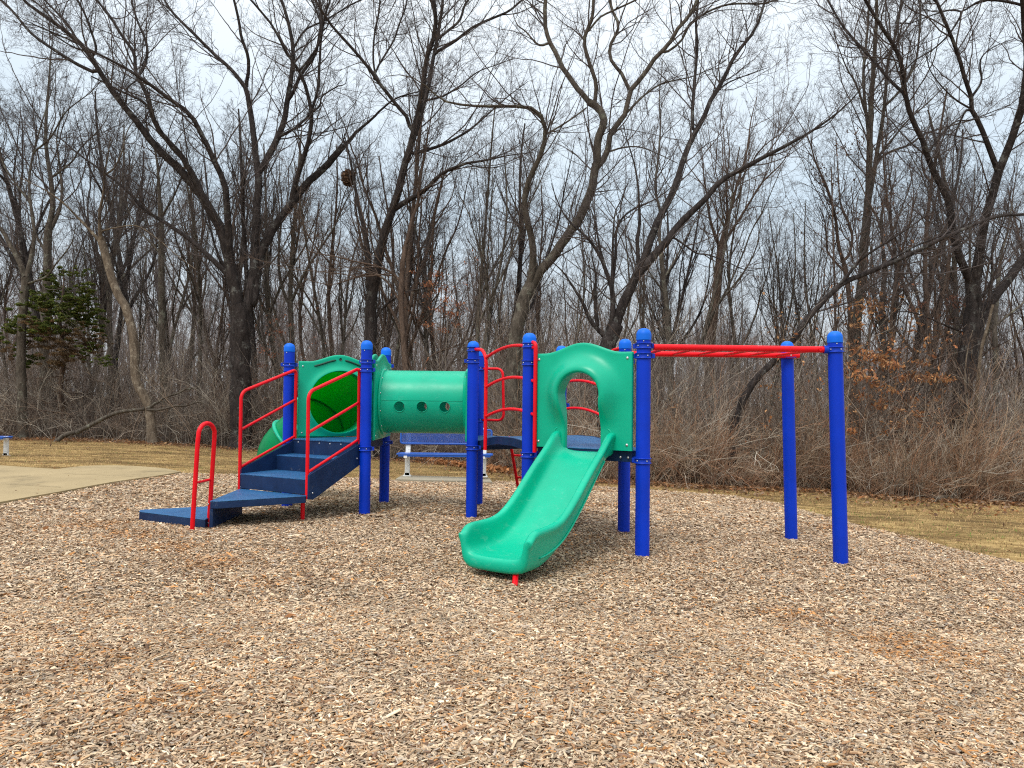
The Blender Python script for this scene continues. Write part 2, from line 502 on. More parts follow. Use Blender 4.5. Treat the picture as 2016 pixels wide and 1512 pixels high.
PAL = np.array([[.68, .54, .39], [.56, .43, .30], [.43, .32, .225], [.52, .35, .21], [.33, .19, .105], [.55, .27, .10], [.20, .125, .085], [.78, .66, .50], [.42, .36, .30]])
def patchn(x, y):
    return (np.sin(x * 1.7 + 2.1 * np.sin(y * .9 + 1)) + np.sin(y * 2.3 + 1.7 * np.sin(x * 1.1 + 3)) + .7 * np.sin(3.9 * x + 4.3 * y) + .6 * np.sin(5.2 * x - 6.1 * y + 2)) / 3.3

def chips(n, y0, y1, bmax, scale, thick):
    k = int(n * 1.6)
    y = np.sqrt(rng.uniform(y0 ** 2, y1 ** 2, k)); x = rng.uniform(-bmax, bmax, k) * y
    ok = inside(MULCH, x, y) & ~((x > -2.2) & (x < -.3) & (y > 12.66) & (y < 13.95)); x, y = x[ok][:n], y[ok][:n]; n = len(x)
    pn = patchn(x, y)
    p = np.tile(np.array([.17, .19, .16, .15, .09, .045, .07, .045, .09]), (n, 1))
    org = sstep(.42, .85, pn)[:, None]; gry = sstep(.1, -.7, pn)[:, None]
    p = p * (1 - .8 * org) + org * .8 * np.array([.03, .06, .08, .22, .24, .26, .09, 0, .02])
    p = p * (1 - .4 * gry) + gry * .4 * np.array([.28, .24, .20, .04, .02, 0, .02, .07, .13])
    p /= p.sum(1, keepdims=True)
    ci = (p.cumsum(1) > rng.random((n, 1))).argmax(1)
    C = PAL[ci] * rng.uniform(.6, 1.35, (n, 1)) * (1 + .16 * patchn(x * 2.7 + 5, y * 2.9))[:, None] * np.array([1.02, .985, .93])
    L = (rng.gamma(3.2, .0060, n) + .007) * scale * .5
    big = rng.random(n) < .02; L[big] *= rng.uniform(1.8, 3.4, big.sum())
    Wd = np.minimum(L * .8, rng.gamma(3.5, .0011, n).clip(.0014, .009) * scale); Th = rng.uniform(.0007, .0020, n) * scale
    U, Wv, Nv = frames(n, rng.uniform(0, 2 * np.pi, n), rng.normal(0, .17, n), rng.normal(0, .35, n))
    Cc = np.column_stack([x, y, terrain(x, y) + .015 + rng.uniform(0, .013, n)])
    if thick:
        ends = rng.uniform(.25, 1, (n, 2)); bow = rng.normal(0, .12, n) * L
        V = []
        for s, e in ((-1, 0), (0, None), (1, 1)):
            wd = Wd * (ends[:, e] if e is not None else 1)
            c = Cc + U * (L * s)[:, None] + Nv * (bow * (1 - abs(s)))[:, None] + Wv * ((rng.normal(0, .25, n)) * Wd)[:, None]
            for a, b in ((-1, -1), (1, -1), (1, 1), (-1, 1)):
                V.append(c + Wv * (wd * a)[:, None] + Nv * (Th * b)[:, None])
        V = np.stack(V, 1)        # n,12,3
        q = []
        for s in (0, 4):
            for i in range(4): q.append((s + i, s + (i + 1) % 4, s + 4 + (i + 1) % 4, s + 4 + i))
        q = [f for f in q if f not in ((0, 1, 5, 4), (4, 5, 9, 8))]
    else:
        bow = rng.normal(0, .15, n) * L
        V = np.stack([Cc - U * L[:, None] - Wv * Wd[:, None] * .6, Cc - U * L[:, None] + Wv * Wd[:, None] * .6,
                      Cc + Wv * Wd[:, None] + Nv * bow[:, None], Cc - Wv * Wd[:, None] + Nv * bow[:, None],
                      Cc + U * L[:, None] + Wv * Wd[:, None] * .6, Cc + U * L[:, None] - Wv * Wd[:, None] * .6], 1)
        q = [(0, 1, 2, 3), (3, 2, 4, 5)]
    m_ = V.shape[1]
    Q = (np.arange(n)[:, None, None] * m_ + np.array(q)[None]).reshape(-1, 4)
    return V.reshape(-1, 3), Q, np.repeat(C, m_, 0)

parts = [chips(150000, 1.9, 4.4, .82, .95, True), chips(230000, 4.4, 7.6, .80, 1.1, False), chips(200000, 7.6, 14.5, .80, 1.5, False)]
V = []; Q = []; C = []; off = 0
for v, q, c_ in parts:
    V.append(v); Q.append(q + off); C.append(c_); off += len(v)
chip = link('wood_chips', mesh_np('wood_chips', np.vstack(V), np.vstack(Q), colors=np.vstack(C), smooth=False), M['chip'])
tag(chip, 'weathered grey and orange wood chips covering the playground bed', 'wood chips', kind='stuff')

# ------------------------------------------------------------------ grass blades and leaf litter
def lawn(n):
    k = n * 3
    b = rng.uniform(-.85, .85, k); y = np.sqrt(rng.uniform(7 ** 2, 27 ** 2, k)); x = b * y
    ok = ~inside(MULCH, x, y) & (y < treeline(b) + .4) & ~inside(PATH, x, y); x, y = x[ok][:n], y[ok][:n]; n = len(x)
    H = rng.uniform(.02, .05, n); yaw = rng.uniform(0, 6.28, n); lean = rng.uniform(.3, 1.5, n)
    D = np.stack([np.cos(yaw) * np.sin(lean), np.sin(yaw) * np.sin(lean), np.cos(lean)], -1); S = np.stack([-np.sin(yaw), np.cos(yaw), 0 * yaw], -1)
    P = np.column_stack([x, y, terrain(x, y) - .004]); wd = rng.uniform(.003, .006, n)[:, None]
    V = np.stack([P - S * wd, P + S * wd, P + D * H[:, None]], 1)
    pn = patchn(x * .6 + 3, y * 1.1) + .35 * (sstep(1.6, .2, treeline(x / y) - y) * 0) + .5 * sstep(3.5, 5.5, treeline(x / y) - y) * (x > 2) - .45 * (x < -5)
    pal = np.array([[.62, .42, .20], [.42, .26, .12], [.22, .13, .065], [.17, .14, .05], [.08, .19, .025]])
    gz = sstep(.1, .9, pn)[:, None]
    p = np.tile([.34, .30, .24, .08, .04], (n, 1)) * (1 - gz) + gz * np.array([.06, .14, .26, .24, .30])
    ci = (p.cumsum(1) > rng.random((n, 1))).argmax(1)
    return V, pal[ci] * rng.uniform(.7, 1.2, (n, 1))

PATH = np.array([ground_at(*p) for p in [(-420, 1085), (-200, 1040), (0, 996), (126, 973), (220, 955), (315, 941), (356, 933.5),
                                         (330, 927.5), (302, 924.5), (262, 921.8), (227, 920.8), (190, 921), (164, 922), (138, 925), (113, 928.5), (0, 921), (-150, 915), (-420, 905)]])
Vg, Cg = lawn(90000)
n = len(Vg)
grass = link('grass', mesh_np('grass', Vg.reshape(-1, 3), T=np.arange(n * 3).reshape(-1, 3), colors=np.repeat(Cg, 3, 0), smooth=False), M['blade'])
tag(grass, 'dormant straw coloured grass between mulch and wood', 'grass', kind='stuff')

def leaf_quads(P, size, C, up=.5):
    """curled dead leaves: two triangles-fans folded along the midrib"""
    n = len(P)
    U, Wv, Nv = frames(n, rng.uniform(0, 6.28, n), rng.normal(0, up, n), rng.normal(0, up, n))
    L = (size * rng.uniform(.6, 1.3, n))[:, None]; Wd = L * rng.uniform(.35, .6, (n, 1)); fold = L * rng.uniform(.05, .3, (n, 1))
    V = np.stack([P - U * L, P + Wv * Wd + Nv * fold - U * L * .1, P + U * L, P - Wv * Wd + Nv * fold + U * L * .1], 1)
    T = (np.arange(n)[:, None, None] * 4 + np.array([[0, 1, 2], [0, 2, 3]])[None]).reshape(-1, 3)
    return V.reshape(-1, 3), T, np.repeat(C, 4, 0)

LP = np.array([[.34, .15, .06], [.24, .12, .06], [.40, .24, .12], [.16, .09, .05], [.30, .20, .13]])
b = rng.uniform(-.85, .85, 34000)
den = .35 + .65 * sstep(-.2, .1, b)
keep = rng.random(len(b)) < den; b = b[keep]
y = treeline(b) + np.where(rng.random(len(b)) < .12, rng.normal(-.8, 1.3, len(b)), rng.gamma(2, .55, len(b)) - .55); x = b * y; ok_ = ~inside(MULCH, x, y) & ~inside(PATH, x, y); x, y = x[ok_], y[ok_]
P = np.column_stack([x, y, terrain(x, y) + rng.uniform(.005, .07, len(x))])
v1 = leaf_quads(P, .042, LP[rng.integers(0, 5, len(P))] * rng.uniform(.7, 1.25, (len(P), 1)))
# drift of leaves seen under the bench, and singles on lawn and mulch
x2 = rng.normal(-1.35, .75, 1500); y2 = treeline(x2 / 17.5) - .1 + rng.normal(0, .28, 1500)
P2 = np.column_stack([x2, y2, terrain(x2, y2) + rng.uniform(.01, .14, 1500)])
v2 = leaf_quads(P2, .06, np.array([[.52, .24, .10]]) * rng.uniform(.6, 1.3, (1500, 1)))
b3 = rng.uniform(-.8, .8, 900); y3 = np.sqrt(rng.uniform(16, 15 ** 2, 900)); x3 = b3 * y3
P3 = np.column_stack([x3, y3, terrain(x3, y3) + .035])
v3 = leaf_quads(P3[:260], .028, LP[rng.integers(0, 5, 260)])
V = []; T = []; C = []; off = 0
for v, t, c_ in (v1, v2, v3):
    V.append(v); T.append(t + off); C.append(c_); off += len(v)
lit = link('leaf_litter', mesh_np('leaf_litter', np.vstack(V), T=np.vstack(T), colors=np.vstack(C), smooth=False), M['leaf'])
tag(lit, 'orange brown dead leaves gathered along the edge of the wood', 'dead leaves', kind='stuff')

# ------------------------------------------------------------------ concrete path at the left
def slab(name, poly, top, mat, depth=.16):
    n = len(poly); bm = bmesh.new()
    zt = [float(terrain(*p)) + top for p in poly]
    vt = [bm.verts.new((p[0], p[1], z)) for p, z in zip(poly, zt)]
    vb = [bm.verts.new((p[0], p[1], z - depth)) for p, z in zip(poly, zt)]
    f = bm.faces.new(vt); bmesh.ops.triangulate(bm, faces=[f])
    for i in range(n): bm.faces.new((vt[i], vt[(i + 1) % n], vb[(i + 1) % n], vb[i]))
    bmesh.ops.recalc_face_normals(bm, faces=bm.faces)
    me = bpy.data.meshes.new(name); bm.to_mesh(me); bm.free()
    return link(name, me, mat)
def dens(poly, step=.5):
    out = []
    for i in range(len(poly)):
        a, b = np.array(poly[i], float), np.array(poly[(i + 1) % len(poly)], float); k = max(1, int(np.linalg.norm(b - a) / step))
        out += [a + (b - a) * j / k for j in range(k)]
    return out
path = tag(slab('path', dens(PATH), .045, M['concrete']), kind='structure')
# saw joints across the path: thin dark grooves with the slab's own width
jm = MB()
for (a, b_) in (((0, 957), (120, 966)), ((125, 938), (262, 944)), ((-300, 985), (60, 941))):
    A = ground_at(*a); Bq = ground_at(*b_); k = 14; d = Bq - A; nrm = np.array([-d[1], d[0]]) / np.linalg.norm(d) * .006
    for i in range(k):
        p, q = A + d * i / k, A + d * (i + 1) / k
        zz = lambda s: float(terrain(*s)) + .0495
        jm.add([(*(p - nrm), zz(p)), (*(q - nrm), zz(q)), (*(q + nrm), zz(q)), (*(p + nrm), zz(p))], [(0, 1, 2, 3)], False)
jmat = NT('joint_dirt'); jmat.b.inputs['Base Color'].default_value = (.16, .12, .07, 1); jmat.b.inputs['Roughness'].default_value = 1
tag(jm.build('path_joint', jmat.m, path), kind='structure')
padpoly = [(-2.03, 12.7), (-.33, 12.7), (-.42, 13.9), (-2.1, 13.9)]
pad = tag(slab('bench_pad', dens(padpoly), .05, M['pad']), kind='structure')
# ------------------------------------------------------------------ play structure
HT = 1.953
A_f = np.array([1.13, 6.20]); A_r = np.array([1.147, 7.33]); A_l = np.array([.16, 6.77])
B_f = np.array([-.425, 7.85]); B_r = np.array([-.41, 8.96]); B_t = np.array([.575, 8.41])
C_f = np.array([-1.60, 7.92]); C_r = np.array([-1.582, 9.03]); C_l = np.array([-2.62, 8.47])
M_f = np.array([2.80, 6.26]); M_r = np.array([2.82, 7.40])
play = empty('play_structure', (0.2, 7.6, float(terrain(.2, 7.6))))
tag(play, 'blue, green and red climbing frame with slide, tunnel, stairs and overhead ladder', 'play structure')
ROOT = np.array(play.location)
_mb_build = MB.build
def build(mb, name, mat, parent=play, **k):
    """meshes are written in world space; shift them to their parent's frame"""
    if name.endswith('bolt') and len(getattr(mb, 'marks', [])) > 1:      # every bolt a part of its own
        mk = mb.marks + [len(mb.v)]
        for a_, b_ in zip(mk[:-1], mk[1:]):
            q = MB(); q.v = mb.v[a_:b_]; sel = [i for i, f in enumerate(mb.f) if a_ <= f[0] < b_]
            q.f = [tuple(j - a_ for j in mb.f[i]) for i in sel]; q.sm = [mb.sm[i] for i in sel]
            o = build(q, 'bolt', mat, parent, **k)
        return o
    o = _mb_build(mb, name, mat, parent, **k)
    o.matrix_parent_inverse = Matrix.Identity(4)
    if parent is play: o.location = -Vector(ROOT)
    return o

def ring_prof(r):
    return [(r + .001, -.024), (r + .012, -.024), (r + .0125, -.018), (r + .004, -.014), (r + .004, .014), (r + .0125, .018), (r + .012, .024), (r + .001, .024)]

def post(p, clamps, base=None, label=None):
    b = p if base is None else np.array(base)
    zb = float(terrain(*b)) - .12
    lean = np.array([(p - b)[0], (p - b)[1], HT - zb])
    w_ = lean / np.linalg.norm(lean); u = np.cross((0, 1, 0), w_); u /= np.linalg.norm(u); v = np.cross(w_, u)
    def pt(z): t = (z - zb) / (HT - zb); return np.array([b[0] + (p - b)[0] * t, b[1] + (p - b)[1] * t, z])
    m = MB(); m.lathe([(.0610, 0), (.0610, HT - .09 - zb)], pt(zb), 32, (u, v, w_))
    o = build(m, 'post', M['blue'])
    c = MB(); c.lathe([(.0612, -.004), (.0642, -.004), (.0645, .0), (.0642, .045), (.062, .058), (.054, .076), (.041, .089), (.024, .097), (.0008, .1)], pt(HT - .1), 32, (u, v, w_))
    build(c, 'post_cap', M['cap'], o)
    s = MB(); s.bolt(pt(HT - .115) + np.array([-.012, -.0625, 0]), (-.15, -1, 0), .006, .004); build(s, 'bolt', M['steel'], o)
    for z, dirs in clamps:
        k = MB(); k.lathe(ring_prof(.0610), pt(z), 32, (u, v, w_))
        for dr in dirs:
            dr = np.array([dr[0], dr[1], 0.]); dr /= np.linalg.norm(dr); sd_ = np.array([-dr[1], dr[0], 0])
            k.box(pt(z) + dr * .083, (.014, .010, .020), (dr, sd_, (0, 0, 1)))
        kk = build(k, 'clamp', M['clamp'], o, bevel=.002)
        s = MB()
        for a in (-.95, .35):
            d_ = np.array([math.sin(a), -math.cos(a), 0]); s.bolt(pt(z) + d_ * .067, d_, .0065, .006)
        # bolts belong to the post: part > sub-part
        build(s, 'clamp_bolt', M['steel'], o)
    return o

def dir2(a, b): return (np.array(b) - np.array(a))[:2]
post(A_f, [(1.80, [dir2(A_f, M_f), dir2(A_f, A_l)]), (1.715, [dir2(A_f, M_f), dir2(A_f, A_l)]), (.815, [dir2(A_f, A_l)])])
post(A_r, [(1.80, [dir2(A_r, M_r)]), (1.72, [(1, 0)]), (.815, [(0, -1)])])
post(A_l, [(1.835, [dir2(A_l, B_f)]), (1.67, [dir2(A_l, A_f)]), (.81, [dir2(A_l, A_f)])])
post(B_f, [(1.865, [dir2(B_f, A_l)]), (1.735, [(-1, 0)]), (.795, [(1, 0)])])
post(B_r, [(1.70, [dir2(B_r, B_t)]), (1.06, [dir2(B_r, B_t)]), (.79, [(1, 0)])])
post(B_t, [(1.85, [dir2(B_t, A_r)]), (1.26, [(1, 0)]), (.79, [(-1, 0)])])
post(C_f, [(1.72, [(1, 0), dir2(C_f, C_l)]), (1.63, [dir2(C_f, C_l), (1, 0)]), (.765, [(1, 0), (-1, 0)])])
post(C_r, [(1.72, [(1, 0)]), (1.64, [(-1, 0)]), (.765, [(1, 0)])])
post(C_l, [(1.70, [dir2(C_l, C_r), (-1, 0)]), (1.60, [dir2(C_l, C_r)]), (.765, [(1, 0)])], base=C_l + np.array([.0, 0]))
post(M_f, [(1.79, [dir2(M_f, A_f)])], base=M_f + np.array([.062, 0]))
post(M_r, [], base=M_r + np.array([.055, 0]))

# ---- decks: triangles with the corners cut off round the posts
def deck(a, b, c, top):
    P = [np.array(a), np.array(b), np.array(c)]; poly = []
    for i in range(3):
        p, q, r_ = P[i - 1], P[i], P[(i + 1) % 3]
        poly += [q + (p - q) / np.linalg.norm(p - q) * .095, q + (r_ - q) / np.linalg.norm(r_ - q) * .095]
    m = MB(); m.prism(poly, top - .012, top); o = build(m, 'deck', M['tread'], bevel=.004)
    m = MB(); n = len(poly); cen_ = sum(poly) / n
    inn = [cen_ + (p - cen_) * .985 for p in poly]; m.prism(inn, top - .105, top - .013)
    rim = build(m, 'deck_rim', M['navy'], o, bevel=.003)
    for q in P:
        m = MB(); d = (cen_ - q) / np.linalg.norm(cen_ - q); sd_ = np.array([-d[1], d[0]])
        m.box((*(q + d * .085), top - .085), (.03, .035, .028), ((*d, 0), (*sd_, 0), (0, 0, 1)))
        build(m, 'deck_bracket', M['clamp'], o, bevel=.003)
    return o
deck(A_f, A_r, A_l, .90); deck(B_f, B_r, B_t, .87); deck(C_f, C_r, C_l, .84)
s = MB(); ed = (A_l - A_f) / np.linalg.norm(A_l - A_f); nn = np.array([-.5, -.866])
for t in (.13, .20): s.bolt((*(A_f + ed * t + nn * .012), .835), (*nn, 0), .010, .006)
build(s, 'deck_bolt', M['steel'])

# ---- moulded panels with a hole
def panel(a, b, inset, zb, zs, zh, hole, side, mat, thick=.035, lip=.03, lipw=.05, slots=True, name='panel', flange=0):
    """a->b along the edge; side = outward 2d normal; hole = (u centre from middle, z, radius)"""
    a = np.array(a, float); b = np.array(b, float); e = (b - a) / np.linalg.norm(b - a)
    a2 = a + e * inset[0]; b2 = b - e * inset[1]; W = np.linalg.norm(b2 - a2); mid_ = (a2 + b2) / 2; side = np.array(side, float); side /= np.linalg.norm(side)
    def outline(u):      # top edge height
        t = abs(u) / (W / 2); hump = .5 * (1 + math.cos(math.pi * min(1, t / .78)))
        return zs + (zh - zs) * hump
    def hit(c, ang):
        dx, dz = math.cos(ang), math.sin(ang); lo, hi = 0, 3
        for _ in range(40):
            m_ = (lo + hi) / 2; u, z = c[0] + dx * m_, c[1] + dz * m_
            if abs(u) < W / 2 and z > zb and z < outline(max(-W / 2, min(W / 2, u))): lo = m_
            else: hi = m_
        return lo
    cu, cz, cr = hole
    n = 144; angs = set(2 * math.pi * k / n for k in range(n))
    for cx_, cz_ in ((-W / 2, zb), (W / 2, zb), (-W / 2, zs), (W / 2, zs)): angs.add(math.atan2(cz_ - cz, cx_ - cu) % (2 * math.pi))
    angs = sorted(angs); n = len(angs)
    def P(u, z, off): q = mid_ + e * u + side * off; return (q[0], q[1], z)
    ks = [0, .01, .03, .06, .1, .16, .24, .35, .5, .7, .88, .97, 1.0]
    m = MB(); V = []
    rowsF = []
    hits = [hit((cu, cz), t) for t in angs]
    for k in ks:
        row = []
        for t, h in zip(angs, hits):
            d_ = cr + (h - cr) * k; q = d_ - cr
            off = thick + lip * math.exp(-(q / lipw) ** 2)
            if k == 1.0: off = thick - .012
            if k == 0: off -= .008
            row.append(P(cu + math.cos(t) * d_, cz + math.sin(t) * d_, off))
        rowsF.append(row)
    back = [[P(cu + math.cos(t) * h, cz + math.sin(t) * h, .012) for t, h in zip(angs, hits)],
            [P(cu + math.cos(t) * (h - .012), cz + math.sin(t) * (h - .012), 0) for t, h in zip(angs, hits)],
            [P(cu + math.cos(t) * cr, cz + math.sin(t) * cr, -flange) for t, h in zip(angs, hits)]]
    rows = rowsF + back + [rowsF[0]]
    for r_ in rows: V += r_
    Fc = []
    for i in range(len(rows) - 1):
        for k in range(n): Fc.append((i * n + k, i * n + (k + 1) % n, (i + 1) * n + (k + 1) % n, (i + 1) * n + k))
    m.add(V, Fc, True)
    o = build(m, name, mat)
    md = o.modifiers.new('w', 'WEIGHTED_NORMAL')
    s = MB()
    for u in (-1, 1):
        for z in (zb + .05, zs - .06): s.bolt(P(u * (W / 2 - .045), z, thick), (*side, 0), .011, .007)
    build(s, 'bolt', M['steel'], o)
    if slots:
        for sg in (-1, 1):
            s = MB(); pts = []
            for k in range(13):
                u = sg * (.055 + .26 * k / 12); z = outline(u) - .062
                pts.append(P(u, z, thick + .001))
            s.tube(pts, [.006] + [.012] * 11 + [.006], 8); build(s, 'slot', M['slot'], o)
        s = MB(); s.lathe([(.0005, 0), (.016, .0), (.018, .003)], P(0, outline(0) - .055, thick + .002), 16, ((*e, 0), (0, 0, 1), (*side, 0)))
        build(s, 'slot', M['slot'], o)
    return o
M['slot'] = paint('dark_green_recess', (.002, .05, .03), .6)
nC = np.array([-.483, .876])      # outward normal of the rear-left edge of the stair deck
panel(C_l, C_r, (.105, .09), .85, 1.745, 1.835, (.0, 1.265, .372), -nC, M['greenp'], lip=.035, name='tube_slide_panel')
panel(C_f, C_r, (.08, .08), .85, 1.745, 1.835, (0, 1.278, .335), (-1, .012), M['greenp'], lip=.02, name='tunnel_panel')
panel(C_f + [.05, 0], C_r + [.05, 0], (.08, .08), .85, 1.745, 1.835, (0, 1.278, .335), (1, 0), M['greenp'], lip=.055, lipw=.06, slots=False, name='tunnel_panel')
panel(B_f - [.05, 0], B_r - [.05, 0], (.08, .08), .85, 1.62, 1.66, (0, 1.278, .335), (-1, 0), M['greenp'], lip=.045, slots=False, name='tunnel_panel')

# ---- crawl tunnel with three pairs of portholes
x0, x1, yc, zc, rr = -1.50, -.505, 8.455, 1.278, .366
m = MB()
prof = [(rr - .012, x0), (rr, x0), (rr, x0 + .3), (rr, x0 + .6), (rr, x1), (rr - .012, x1), (rr - .012, x0)]
m.lathe([(r_, h) for r_, h in prof], (0, yc, zc), 72, ((0, 1, 0), (0, 0, 1), (1, 0, 0)))
tun = build(m, 'tunnel', M['green'])
cut = MB()
for cx in (-1.262, -1.008, -.752):
    cut.lathe([(.0005, -.6), (.058, -.6), (.058, .6), (.0005, .6)], (cx, yc, 1.228), 28, ((1, 0, 0), (0, 0, 1), (0, 1, 0)))
cme = bpy.data.meshes.new('cutter'); cme.from_pydata(cut.v, [], cut.f); bmc = bmesh.new(); bmc.from_mesh(cme); bmesh.ops.remove_doubles(bmc, verts=bmc.verts, dist=.002); bmesh.ops.recalc_face_normals(bmc, faces=bmc.faces); bmc.to_mesh(cme); bmc.free()
bmc = bmesh.new(); bmc.from_mesh(tun.data); bmesh.ops.remove_doubles(bmc, verts=bmc.verts, dist=.0005); bmesh.ops.recalc_face_normals(bmc, faces=bmc.faces); bmc.to_mesh(tun.data); bmc.free()
co = bpy.data.objects.new('cutter', cme); COL.objects.link(co); co.location = -Vector(ROOT); co.parent = play
bo = tun.modifiers.new('b', 'BOOLEAN'); bo.object = co; bo.operation = 'DIFFERENCE'; bo.solver = 'EXACT'
bpy.context.view_layer.update()
nm = bpy.data.meshes.new_from_object(tun.evaluated_get(bpy.context.evaluated_depsgraph_get()))
tun.modifiers.clear(); tun.data = nm
bpy.data.objects.remove(co)
nm.polygons.foreach_set('use_smooth', [True] * len(nm.polygons))
sm = tun.modifiers.new('edge', 'EDGE_SPLIT'); sm.split_angle = R(45)
for cx in (-1.262, -1.008, -.752):        # moulded rim round each porthole, following the barrel
    pts = []
    for k in range(29):
        a = 2 * math.pi * k / 28; zz = 1.228 + .061 * math.sin(a); xx = cx + .061 * math.cos(a)
        pts.append((xx, yc - math.sqrt(rr ** 2 - (zz - zc) ** 2) - .001, zz))
    q = MB(); q.tube(pts, .0045, 6, caps=False); build(q, 'porthole_rim', M['green'], tun)
q = MB(); sz = 1.298; q.box(((x0 + x1) / 2, yc - math.sqrt(rr ** 2 - (sz - zc) ** 2), sz), ((x1 - x0) / 2 - .01, .003, .003)); build(q, 'seam', M['green'], tun)
for xx, sg in ((x0 + .012, 1), (x1 - .012, -1)):
    q = MB(); q.lathe([(rr, -.012), (rr + .030, -.012), (rr + .033, 0), (rr + .028, .012), (rr, .016)], (xx, yc, zc), 72, ((0, 1, 0), (0, 0, 1), (sg, 0, 0)))
    fl = build(q, 'tunnel_flange', M['green'], tun)
    q = MB()
    for k in range(12):
        a = 2 * math.pi * (k + .5) / 12; q.bolt((xx + sg * .014, yc + (rr + .018) * math.cos(a), zc + (rr + .018) * math.sin(a)), (sg, 0, 0), .0085, .007)
    build(q, 'flange_bolt', M['steel'], tun)

# ---- tube slide curling down behind the stairs
tp = catmull([(-2.11, 8.77, 1.265), (-2.26, 9.08, 1.24), (-2.46, 9.42, 1.08), (-2.72, 9.58, .82), (-2.95, 9.62, .60), (-3.06, 9.85, .42), (-3.10, 10.2, .33)], 30)
m = MB(); m.tube(tp, .375, 48, caps=False)
ts = build(m, 'tube_slide', M['greent']); so_ = ts.modifiers.new('s', 'SOLIDIFY'); so_.thickness = .008; so_.offset = 1
for k in (1, 12, 18, 28):
    T = tp[min(k + 1, 29)] - tp[k - 1]; T /= np.linalg.norm(T); u = np.cross(T, (0, 0, 1)); u /= np.linalg.norm(u); v = np.cross(u, T)
    q = MB(); q.lathe([(.383, -.018), (.415, -.016), (.418, 0), (.415, .016), (.383, .018)], tp[k], 48, (u, v, T)); build(q, 'tube_flange', M['green'], ts)
    if k not in (12, 18): continue
    q = MB()
    for j in range(10):
        a = 2 * math.pi * j / 10; sgn = 1 if k == 18 else -1; q.bolt(tp[k] + (u * math.cos(a) + v * math.sin(a)) * .402 + T * .017 * sgn, T * sgn, .009, .008)
    build(q, 'flange_bolt', M['steel'], ts)
q = MB(); q.tube([(-3.08, 10.0, .12), (-3.08, 10.0, float(terrain(-3.08, 9.1)) - .1)], .03, 12); build(q, 'slide_foot', M['red'])

# ---- open slide
mid = (A_l + A_f) / 2; w2 = np.array([-.52, -.854]); w2 /= np.linalg.norm(w2); l2 = np.array([-w2[1], w2[0]])   # l2 points to the viewer's right
o2 = mid + nn * .01 + l2 * .035
def interp(s_, tab): return np.interp(s_, [t[0] for t in tab], [t[1] for t in tab])
bed = catmull([(-.02, 0, .872), (.06, 0, .868), (.17, 0, .825), (.36, 0, .68), (.62, 0, .475), (.86, 0, .31), (1.06, 0, .225), (1.26, 0, .197), (1.50, 0, .20)], 44)
top_ = [(-.02, 1.045), (.03, 1.05), (.09, 1.045), (.16, 1.0), (.27, .915), (.40, .83), (.6, .69), (.8, .545), (.95, .46), (1.06, .425), (1.16, .412), (1.30, .410), (1.41, .408), (1.47, .39), (1.50, .355)]
ttab = catmull([(a_, 0, b_) for a_, b_ in top_], 60)
m = MB(); rows = []
for i, (s_, _, zb_) in enumerate(bed):
    zt_ = float(np.interp(s_, ttab[:, 0], ttab[:, 2]))
    # outer shell hangs below the bed and thickens into the exit lip
    th = .045 + .055 * float(sstep(.9, 1.3, s_)); e_ = float(sstep(1.36, 1.515, s_)); flare = .012 * float(sstep(1.1, 1.4, s_))
    hw = .238 + flare
    def L(x_, z_): return (x_, z_)
    k_ = 1 - .10 * e_
    half = [(0, zb_ - .002), (.10, zb_), (.165, zb_ + .006), (hw - .038, zb_ + .022), (hw - .020, zb_ + .055), (hw - .012, zb_ + (zt_ - zb_) * .55), (hw - .006, zt_ - .022), (hw + .006, zt_ - .005),
            (hw + .024, zt_), (hw + .046, zt_ - .003), (hw + .060, zt_ - .018), (hw + .060, zt_ - .045), (hw + .046, zt_ - .066), (hw + .034, zb_ + (zt_ - zb_) * .35), (hw + .026, zb_ - th * .4), (hw - .01, zb_ - th * .85), (hw - .07, zb_ - th), (.10, zb_ - th - .002), (0, zb_ - th - .004)]
    ring = half + [(-x_, z_) for x_, z_ in half[-2:0:-1]]
    cz_ = zb_ - th * .4
    row = []
    for (x_, z_) in ring:
        p = o2 + w2 * s_ + l2 * x_; row.append((p[0], p[1], z_))
    rows.append(row)
# round the exit lip: shrink the last rings towards the middle of the shell
last = rows[-1]; nR = len(last); half_n = 19
def pair(i):      # inner <-> outer partner on the same side
    j = i if i < half_n else nR - i
    return None
ctr = []
for i in range(nR):
    j = i if i <= 18 else nR - i
    pj = 17.0 - j if j <= 8 or j >= 9 else j
    k = int(round(max(0, min(18, 18 - j))))
    kk = k if i <= 18 else (nR - k) % nR
    ctr.append((np.array(last[i]) + np.array(last[kk])) / 2)
for f, ds in ((.93, .012), (.72, .025), (.30, .033)):
    rows.append([tuple(ctr[i] + (np.array(last[i]) - ctr[i]) * f + np.array([*(w2 * ds), 0])) for i in range(nR)])
V = [p for r_ in rows for p in r_]; Fc = []
for i in range(len(rows) - 1):
    for k in range(nR): Fc.append((i * nR + k, i * nR + (k + 1) % nR, (i + 1) * nR + (k + 1) % nR, (i + 1) * nR + k))
b0 = (len(rows) - 1) * nR
for j in range(0, 9):      # close the tip and the top end between inner and outer line
    k = 18 - j
    for base in (0, b0):
        Fc.append((base + j, base + j + 1, base + k - 1, base + k) if k - 1 > j + 1 else (base + j, base + j + 1, base + k))
        a_, b_, c_, d_ = (nR - j) % nR, nR - j - 1, nR - k + 1, nR - k
        Fc.append((base + a_, base + b_, base + c_, base + d_) if c_ != b_ else (base + a_, base + b_, base + d_))
m.add(V, Fc, True)
slide = build(m, 'slide', M['green'])
bmc = bmesh.new(); bmc.from_mesh(slide.data); bmesh.ops.recalc_face_normals(bmc, faces=bmc.faces); bmc.to_mesh(slide.data); bmc.free()
sb = slide.modifiers.new('sub', 'SUBSURF'); sb.levels = 1; sb.render_levels = 1
